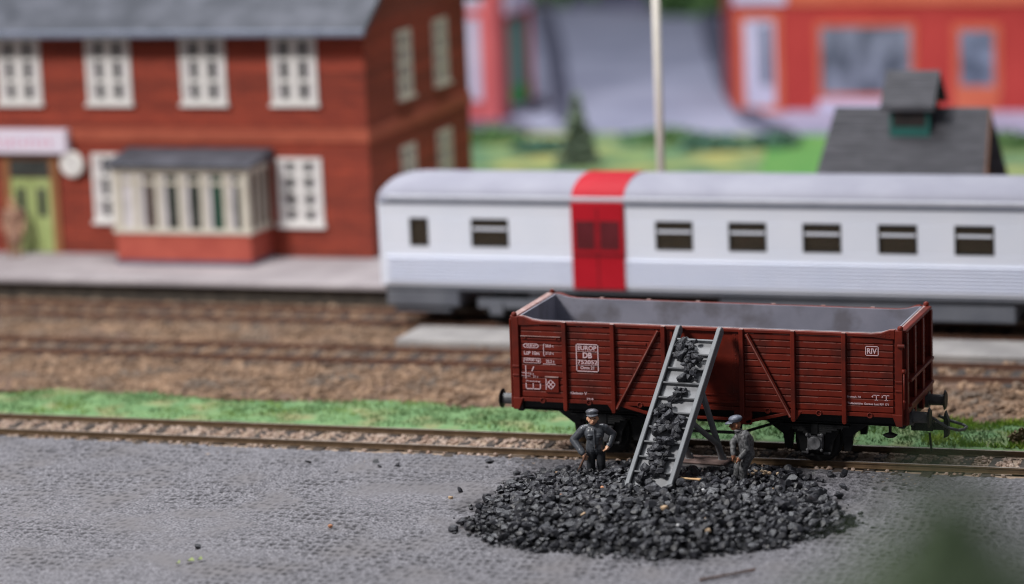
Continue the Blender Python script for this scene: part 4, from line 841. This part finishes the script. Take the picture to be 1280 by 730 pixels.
def station_window(x0, x1, z0, z1, face, cols=2, rows=3, pane='glass_dark', fm='frame_white'):
    """face 'f': front wall at SY0, 's': side wall at SX1 (x0,x1 are then along Y)"""
    def bx_(mb, a0, a1, d0, d1, c0, c1):
        if face == 'f': mb.box(a0, a1, SY0-d1, SY0-d0, c0, c1)
        else: mb.box(SX1+d0, SX1+d1, a0, a1, c0, c1)
    w = .13; q_ = MB(); bx_(q_, x0, x0+w, -.02, .08, z0, z1); bx_(q_, x1-w, x1, -.02, .08, z0, z1); bx_(q_, x0+w, x1-w, -.02, .08, z0, z0+w); bx_(q_, x0+w, x1-w, -.02, .08, z1-w, z1)
    bx_(q_, x0-.06, x1+.06, -.02, .16, z0-.1, z0)
    for k in range(1, cols): xm = x0+(x1-x0)*k/cols; bx_(q_, xm-.10, xm+.10, -.02, .075, z0+w, z1-w)
    for k in range(1, rows): zm = z0+(z1-z0)*k/rows; bx_(q_, x0+w, x1-w, -.02, .07, zm-.065, zm+.065)
    o_ = q_.build('window', fm, ST)
    q_ = MB(); bx_(q_, x0+w, x1-w, -.02, .012, z0+w, z1-w); q_.build('pane', pane, o_)
    q_ = MB()
    for k in range(cols):
        a = x0+w+(x1-x0-2*w)*k/cols; b_ = x0+w+(x1-x0-2*w)*(k+1)/cols; bx_(q_, a+.0, a+(b_-a)*.32, .012, .02, z0+w, z1-w); bx_(q_, b_-(b_-a)*.32, b_, .012, .02, z0+w, z1-w)
    q_.build('curtain', 'curtain', o_)
for xa in (-35.9, -32.2, -28.45, -25.38, -22.2, -19.22): station_window(xa, xa+1.5, 5.22, 7.25, 'f')
station_window(-25.4, -23.95, 1.55, 3.65, 'f'); station_window(-19.2, -17.74, 1.52, 3.56, 'f', rows=4); station_window(-32.4, -30.9, 1.52, 3.6, 'f', rows=4)
for ya in (22.3, 25.55): station_window(ya, ya+1.2, 5.02, 7.05, 's', rows=4, fm='frame_cream'); station_window(ya, ya+1.2, 1.4, 3.5, 's', rows=4, fm='frame_cream')
# door
q = MB(); q.box(-28.5, -28.25, SY0-.1, SY0, .5, 3.55); q.box(-26.85, -26.6, SY0-.1, SY0, .5, 3.55); q.box(-28.25, -26.85, SY0-.1, SY0, 3.45, 3.55); fr = q.build('door_frame', 'door_post', ST)
for xa, xb in ((-28.25, -27.56), (-27.54, -26.85)):
    d = MB().box(xa, xb, SY0-.07, SY0-.005, .52, 2.85).build('door', 'door_green', ST, bevel=.01)
    MB().box(xa+.2, xb-.2, SY0-.085, SY0-.07, 1.65, 2.55).build('door_pane', 'glass_dark', d)
    MB().box(xa+.12, xb-.12, SY0-.083, SY0-.07, .7, 1.4).build('door_panel', 'door_green', d, bevel=.005)
MB().box(-28.25, -26.85, SY0-.06, SY0-.005, 2.9, 3.45).build('transom', 'glass_dark', ST)
# bay window
BX0, BX1, BY = -23.95, -19.5, 18.1
q = MB(); q.box(BX0, BX1, BY, SY0-.002, .62, 1.46); bay = q.build('bay_window', 'bay_red', ST, bevel=.02)
MB().box(BX0-.03, BX1+.03, BY-.04, SY0-.003, .5, .63).build('plinth', 'plinth', bay)
q = MB(); z0, z1 = 1.46, 3.48
q.box(BX0-.06, BX1+.06, BY-.06, SY0-.004, z0, z0+.14); q.box(BX0-.04, BX1+.04, BY-.04, SY0-.004, z1-.2, z1)
nb = 6
for k in range(nb+1):
    x = BX0+(BX1-BX0)*k/nb; w = .13 if k in (0, nb) else .09; x = min(max(x, BX0+w), BX1-w); q.box(x-w, x+w, BY-.02, BY+.1, z0+.14, z1-.2)
q.box(BX0+.1, BX1-.1, BY, BY+.08, 2.95, 3.05)
for k in range(4):
    y = BY+.12+(SY0-BY-.24)*k/3
    for xs in (BX0, BX1-.1): q.box(xs, xs+.1, y-.08, y+.08, z0+.14, z1-.2)
q.build('bay_frame', 'frame_cream', bay)
for k in range(nb):
    xa = BX0+(BX1-BX0)*k/nb; xb = BX0+(BX1-BX0)*(k+1)/nb; MB().box(xa+.05, xb-.05, BY+.05, BY+.06, z0+.14, z1-.2).build('pane', ('curtain', 'glass_brown', 'glass_dark', 'glass_dark', 'glass_green', 'glass_dark')[k], bay)
    MB().box(xa+.05, xa+.05+.28*(xb-xa), BY+.04, BY+.05, z0+.14, z1-.2).build('curtain', 'curtain', bay)
for xs in (BX0+.04, BX1-.05): MB().box(xs, xs+.012, BY+.1, SY0-.1, z0+.14, z1-.2).build('pane', 'glass_brown', bay)
q = MB(); q.prism([(BY-.28, 3.5), (SY0-.005, 3.5), (SY0-.005, 3.86), (BY-.28, 3.6)], 'x', BX0-.22, BX1+.22); q.build('bay_roof', 'roof_slate', bay, bevel=.03)
# sign and clock hang on the station
sg = thing('station_sign', 'long white name board with faded pink letters above the green door', 'sign', (-28.4, 19.3, 3.6))
MB().box(-31.8, -26.05, 19.28, 19.62, 3.68, 4.42).build('board', 'sign_white', sg, bevel=.03)
q = MB()
for k in range(22):
    x = -31.3+k*.22+random.uniform(-.02, .02); h = random.uniform(.2, .28)
    q = MB(); q.box(x, x+.045, 19.268, 19.279, 3.9, 3.9+h)
    if k % 3 != 1: hh = 3.9+h*random.choice((0, .4, .75)); q.box(x+.04, x+.13, 19.267, 19.28, hh, hh+.045)
    q.build('letter', 'sign_pink', sg)

ck = thing('station_clock', 'round white station clock on the brick wall beside the green door', 'clock', (-26.0, 19.5, 3.3))
MB().cyl((-25.98, 19.38, 3.34), (-25.98, 19.52, 3.34), .40, n=28).build('clock_case', 'clock_white', ck, bevel=.03)
MB().cyl((-25.98, 19.37, 3.34), (-25.98, 19.381, 3.34), .33, n=28).build('clock_face', 'frame_white', ck)
q = MB(); q.box(-25.995, -25.965, 19.362, 19.369, 3.34, 3.6); q.obox((-25.98, 19.36, 3.34), (-25.82, 19.36, 3.26), .03, .012, up=(0, 1, 0)); q.build('clock_hand', 'gasket', ck)
MB().box(-26.03, -25.93, 19.5, 19.7, 3.29, 3.39).build('bracket', 'gasket', ck)

# ------------------------------------------------------------ shed, pole
SD = thing('shed', 'small dark slate roofed shed with a louvred ridge turret', 'shed', (.3, 20.5, .5))
y0_, y1_, zr, ze = 18.4, 22.4, 5.05, 2.6; x0, x1 = -2.35, 2.55; ym = 20.4
MB().box(x0+.35, x1-.35, y0_+.5, y1_-.5, .5, 3.0).build('wall', 'shed_wood', SD)
q = MB()
q.add([(x0-.05, y0_, ze), (x1+.05, y0_, ze), (x1-.12, ym, zr), (x0+.35, ym, zr), (x0-.05, y0_, ze-.16), (x1+.05, y0_, ze-.16), (x1-.12, ym, zr-.16), (x0+.35, ym, zr-.16)], [(0, 1, 2, 3), (4, 7, 6, 5), (0, 4, 5, 1), (1, 5, 6, 2), (3, 2, 6, 7), (0, 3, 7, 4)])
q.add([(x0-.05, y1_, ze), (x1+.05, y1_, ze), (x1-.12, ym, zr), (x0+.35, ym, zr), (x0-.05, y1_, ze-.16), (x1+.05, y1_, ze-.16), (x1-.12, ym, zr-.16), (x0+.35, ym, zr-.16)], [(0, 1, 2, 3), (4, 7, 6, 5), (0, 4, 5, 1), (1, 5, 6, 2), (3, 2, 6, 7), (0, 3, 7, 4)])
rows = 13
for k in range(rows):
    t0, t1 = k/rows, (k+1)/rows; ya, yb = y0_+(ym-y0_)*t0, y0_+(ym-y0_)*t1; za, zb = ze+(zr-ze)*t0, ze+(zr-ze)*t1
    xa, xb = x0-.05+.4*t0, x1+.05-.17*t0; q.add([(xa, ya, za+.085), (xb, ya, za+.085), (xb, yb, zb+.008), (xa, yb, zb+.008), (xa, ya, za), (xb, ya, za)], [(0, 1, 2, 3), (0, 4, 5, 1)])
sr = q.build('roof', 'shed_slate', SD)
q = MB(); q.prism([(y0_+.35, 2.9), (y1_-.35, 2.9), (ym, zr-.2)], 'x', x0+.45, x1-.45); q.build('gable', 'shed_dark', SD)
q = MB(); q.obox((x1+.05, y0_, ze-.1), (x1-.1, ym, zr-.1), .05, .26); q.build('barge_board', 'shed_wood', SD)
cu_ = MB(); cu_.box(-.32, .82, 19.75, 21.05, 4.3, 5.28); tw = cu_.build('turret', 'shed_green', SD)
MB().box(-.22, .72, 19.735, 19.75, 4.58, 5.22).build('louvre', 'shed_dark', tw); MB().box(.82, .835, 19.85, 20.95, 4.7, 5.2).build('louvre', 'shed_dark', tw)
q = MB()
for ya, yb in ((19.45, 20.4), (21.35, 20.4)): q.prism([(ya, 5.2), (yb, 6.1), (yb, 6.0), (ya, 5.08)], 'x', -.52, 1.02)
for k in range(5):
    t0, t1 = k/5, (k+1)/5; q.prism([(19.45+.95*t0, 5.2+.9*t0+.04), (19.45+.95*t1, 5.2+.9*t1+.005), (19.45+.95*t0, 5.2+.9*t0)], 'x', -.52, 1.02)
q.build('turret_roof', 'shed_slate', tw)
q = MB(); q.prism([(19.6, 5.15), (21.2, 5.15), (20.4, 5.95)], 'x', .80, .86); q.build('turret_gable', 'shed_dark', tw)
pl = thing('lamp_post', 'plain pale slender mast standing behind the white coach', 'mast', (-6.3, 17.0, .5))
MB().cyl((-6.3, 17.0, .5), (-6.27, 17.0, 10.5), .115, .105, n=14).build('post', 'pole', pl, smooth=True)
MB().box(-6.5, -6.1, 16.8, 17.2, .5, .7).build('foot', 'pole', pl, bevel=.02)
MB().ell((-6.27, 17.0, 10.55), (.3, .3, .22)).build('lamp_shade', 'pole', pl, smooth=True)

# ------------------------------------------------------------ far street
def ribbon(a, b_, z0, z1):
    m_ = MB(); n_ = len(a)
    vs_ = [(x, y, z1) for x, y in a]+[(x, y, z1) for x, y in b_]+[(x, y, z0) for x, y in a]+[(x, y, z0) for x, y in b_]; fs_ = []
    for i in range(n_-1): fs_ += [(i, i+1, n_+i+1, n_+i), (i, 2*n_+i, 2*n_+i+1, i+1), (n_+i, n_+i+1, 3*n_+i+1, 3*n_+i)]
    fs_ += [(0, n_, 3*n_, 2*n_), (n_-1, 3*n_-1, 4*n_-1, 2*n_-1)]
    m_.add(vs_, fs_); return m_
kl = [(-18.7, 49.72), (-20.65, 53.06), (-23.97, 62.93), (-29.02, 77.72), (-35.03, 94.15)]; klo = [(-19.5, 49.72), (-21.5, 53.05), (-24.9, 62.93), (-30.1, 77.74), (-36.1, 94.19)]
kr = [(-11.54, 49.72), (-13.74, 53.25), (-17.64, 64.28), (-21.87, 77.5), (-26.77, 93.6)]; kro = [(-10.6, 49.72), (-12.75, 53.26), (-16.6, 64.28), (-20.7, 77.48), (-25.6, 93.56)]
struct('kerb', ribbon(kl, klo, -.2, .12), 'kerb'); struct('kerb', ribbon(kr, kro, -.2, .12), 'kerb')
struct('pavement', ribbon([(x-.001, y) for x, y in klo], [(x-1.6, y) for x, y in klo], -.2, .10), 'far_asphalt')
b = MB(); b.box(-40, -21.0, 49.72, 52.6, -.2, .06); struct('pavement', b, 'far_pavement')
b = MB(); b.box(-12.4, 30, 51.2, 55.55, -.2, .07); struct('pavement', b, 'apron')
# right building
RB = thing('red_house', 'long bright red house with large grey window at upper right', 'building', (-8, 55.6, 0))
q = MB(); q.box(-14.6, 12, 55.6, 66, -.2, 11); q.build('wall', 'far_red', RB)
q = MB(); q.prism([(55.2, 11), (66.4, 11), (60.8, 15)], 'x', -15, 12.4); q.build('roof', 'roof_slate', RB)
MB().prism([(-14.55, 55.62), (-16.3, 60.4), (-16.3, 66), (-14.55, 66)], 'z', -.1, 10.9).build('side_wall', 'far_red_shaded', RB)  # shaded side of the house, its shade put into a darker red
def opening(par, name, x0, x1, z0, z1, fm, pm, y, fw=.22):
    m_ = MB(); m_.box(x0-fw, x0, y-.08, y, z0-fw, z1+fw); m_.box(x1, x1+fw, y-.08, y, z0-fw, z1+fw); m_.box(x0, x1, y-.08, y, z1, z1+fw); m_.box(x0, x1, y-.08, y, z0-fw, z0)
    o_ = m_.build(name, fm, par); MB().box(x0, x1, y-.03, y-.004, z0, z1).build('pane', pm, o_); return o_
d = opening(RB, 'door', -14.1, -12.85, .2, 3.75, 'far_orange', 'far_lilac', 55.6, .3); MB().box(-13.45, -12.98, 55.54, 55.57, 1.1, 3.5).build('door_pane', 'far_blue', d); MB().box(-14.0, -13.75, 55.54, 55.57, .4, 3.5).build('door_pane', 'far_lilac', d)
opening(RB, 'window', -10.95, -7.3, .72, 3.42, 'far_orange', 'far_glass', 55.6, .2); MB().box(-11.1, -7.2, 55.4, 55.6, .1, .5).build('window_sill', 'far_lilac', RB)
opening(RB, 'window', -5.35, -4.0, 1.05, 3.25, 'far_orange', 'far_blue', 55.6, .28); MB().box(-5.6, -3.8, 55.52, 55.6, .08, .77).build('window_panel', 'far_orange', RB)
opening(RB, 'window', -1.5, .5, 1.05, 3.25, 'far_orange', 'far_blue', 55.6, .28)
MB().box(-14.5, -12.3, 55.45, 55.6, 4.35, 4.85).build('fascia', 'far_lilac', RB); MB().box(-12.3, 12, 55.5, 55.6, 4.3, 4.9).build('fascia', 'far_orange', RB)
# left building
LB = thing('pink_house', 'pinkish red house with white window behind the brick station', 'building', (-26, 53, 0))
MB().box(-38, -23.75, 52.9, 57.6, -.2, 9.5).build('wall', 'far_pink', LB)
q = MB(); q.prism([(52.4, 9.5), (58.1, 9.5), (55.25, 11.6)], 'x', -38.5, -23.2); q.build('roof', 'roof_slate', LB)
opening(LB, 'window', -25.0, -24.4, .8, 4.2, 'far_pink', 'far_lilac', 52.9, .08); MB().box(-25.1, -24.3, 52.82, 52.9, 4.6, 9).build('window', 'far_lilac', LB)
m_ = MB(); m_.box(-23.75, -23.68, 54.3, 56.6, .05, 3.9); d = m_.build('door', 'far_teal', LB); MB().box(-23.68, -23.66, 54.5, 56.4, .1, 1.1).build('door_panel', 'far_green_paint', d)
m_ = MB(); m_.box(-23.7, -22.6, 54.2, 57.2, -.1, .22); m_.box(-23.7, -23.1, 54.2, 57.2, .22, .4); m_.build('doorstep', 'far_pavement', LB, bevel=.02)
MB().box(-23.74, -23.5, 54.0, 56.9, 4.2, 5.2).build('awning', 'far_lilac', LB)

# foliage
def leaf_mesh(c, r, n_, sz, seed, shape='ell'):
    g = np.random.default_rng(seed); u = g.normal(size=(n_, 3)); u /= np.linalg.norm(u, axis=1)[:, None]; k = g.uniform(.25, 1, n_)**.5
    if shape == 'cone':
        h = 1-np.sqrt(g.uniform(0, 1, n_)); a = g.uniform(0, 2*PI, n_); rr = (1-h)*np.sqrt(g.uniform(.15, 1, n_))*(.75+.25*np.sin(h*40)); P_ = np.stack([rr*np.cos(a), rr*np.sin(a), h*2-1], 1)
    else:
        nz_ = np.array([vnoise(u[:, 0]*2+seed, u[:, 1]*2+u[:, 2]*3, seed)]).T; P_ = u*k[:, None]*(.7+.5*nz_)
    P_ = P_*np.array(r)+np.array(c)
    R_ = rot_mats(n_); q4 = np.array([(-.5, -1, 0), (.5, -1, 0), (.6, .6, .15), (0, 1.2, 0), (-.6, .6, .15)])
    s_ = sz*g.uniform(.6, 1.3, n_); V_ = np.einsum('nij,kj->nki', R_, q4)*s_[:, None, None]+P_[:, None, :]
    return V_.reshape(-1, 3), np.arange(n_*5).reshape(-1, 5)
def plant(name, label, cat, base, crowns, m, trunk_h, group=None, tr=.08, shape='ell'):
    t_ = thing(name, label, cat, base, group); del t_['base']; Vs = []; Fs = []; o_ = 0
    for c, r, n_, sz, sd in crowns:
        V_, F_ = leaf_mesh(c, r, n_, sz, sd, shape); Vs.append(V_); Fs.append(F_+o_); o_ += len(V_)
    cr = arr_mesh('crown', np.concatenate(Vs), np.concatenate(Fs), m); cr.parent = t_
    q_ = MB(); q_.cyl((0, 0, 0), (.02, 0, trunk_h), tr, tr*.5, n=8)
    for k in range(4): a = k*1.6; q_.cyl((0, 0, trunk_h*.5), (.5*crowns[0][1][0]*math.cos(a), .5*crowns[0][1][1]*math.sin(a), trunk_h*.95), tr*.5, tr*.2, n=6)
    w_ = q_.build('trunk', 'bark'); w_.parent = t_; return t_
BUSH = [('leaf_teal', -19.2, 44.6, 1.0, .8, 'low teal green bush on the lawn left of the mast'), ('leaf_mid', -22.2, 47.2, 1.4, .7, 'spreading green bush on the lawn beside the brick station'), ('leaf_teal', -12.7, 45.6, 1.2, .9, 'teal bush on the lawn just right of the mast'), ('leaf_teal', -10.6, 46.2, .9, .8, 'small teal bush on the lawn between mast and shed'), ('leaf_mid', -15.2, 47.4, 1.6, .7, 'broad low green bush at the road edge near the mast'), ('leaf_mid', -2.2, 46.6, 2.0, .8, 'green bush on the lawn right of the dark shed')]
for k, (m, x, y, r, h, lab) in enumerate(BUSH): plant('bush', lab, 'bush', (x, y, -.02), [((0, 0, h*.25), (r*1.15, r*.8, h*.42), 420, .13, 70+k)], m, h*.3, 'bushes on the far lawn', .05)
plant('conifer_tree', 'grey green upright conifer on the lawn left of the mast', 'tree', (-16.7, 41.5, -.02), [((0, 0, 1.35), (.9, .9, 1.3), 1000, .15, 91)], 'leaf_grey', 1.6, None, .08, 'cone')
b = MB(); b.prism([(-8.2, 34), (-6.5, 34), (-6.5, 49.3), (-11.2, 49.3), (-10.9, 46.5)], 'z', -.3, .0); struct('lawn', b, 'lawn_bright')
plant('hedge', 'dark green hedge across the left end of the far road', 'hedge', (-36.5, 97.0, 0), [((-3, 0, 2.2), (4.5, 1.6, 2.4), 1500, .4, 95), ((2.5, .5, 1.9), (3, 1.4, 2.1), 900, .4, 96)], 'leaf_mid', 2.5, 'hedges across the far road', .15)
plant('hedge', 'green hedge across the right end of the far road beside the mast', 'hedge', (-26.2, 92.5, 0), [((0, 0, 2.0), (3.2, 1.6, 2.3), 1300, .4, 97), ((4, 0, 2.2), (3, 1.6, 2.4), 1000, .4, 98)], 'leaf_mid', 2.5, 'hedges across the far road', .15)
fw = thing('garden_wall', 'low pinkish grey wall closing the far road between two hedges', 'wall', (-31.5, 97, 0)); MB().box(-34.5, -28.2, 96.8, 97.3, -.1, 2.6).build('wall_face', 'far_orange', fw); MB().box(-34.8, -28.0, 96.6, 97.5, -.1, .9).build('plinth', 'kerb', fw)
plant('dry_bush', 'small brown dry bush on the grass at the right edge', 'bush', (6.6, 1.75, -.15), [((0, 0, .22), (.3, .25, .25), 320, .05, 99)], 'leaf_dry', .4, None, .02)
plant('fir_tree', 'dark green tree top very close to the viewer at lower right', 'tree', (15.40, -50.2, -.2), [((.05, 0, 11.74), (2.3, 2.3, 1.1), 3600, .085, 101), ((.1, 0, 8.92), (3.0, 3.0, 2.5), 4200, .11, 102)], 'leaf_near', 12.02, None, .1, 'cone')
for o in bpy.data.objects:
    if 'base' in o: del o['base']
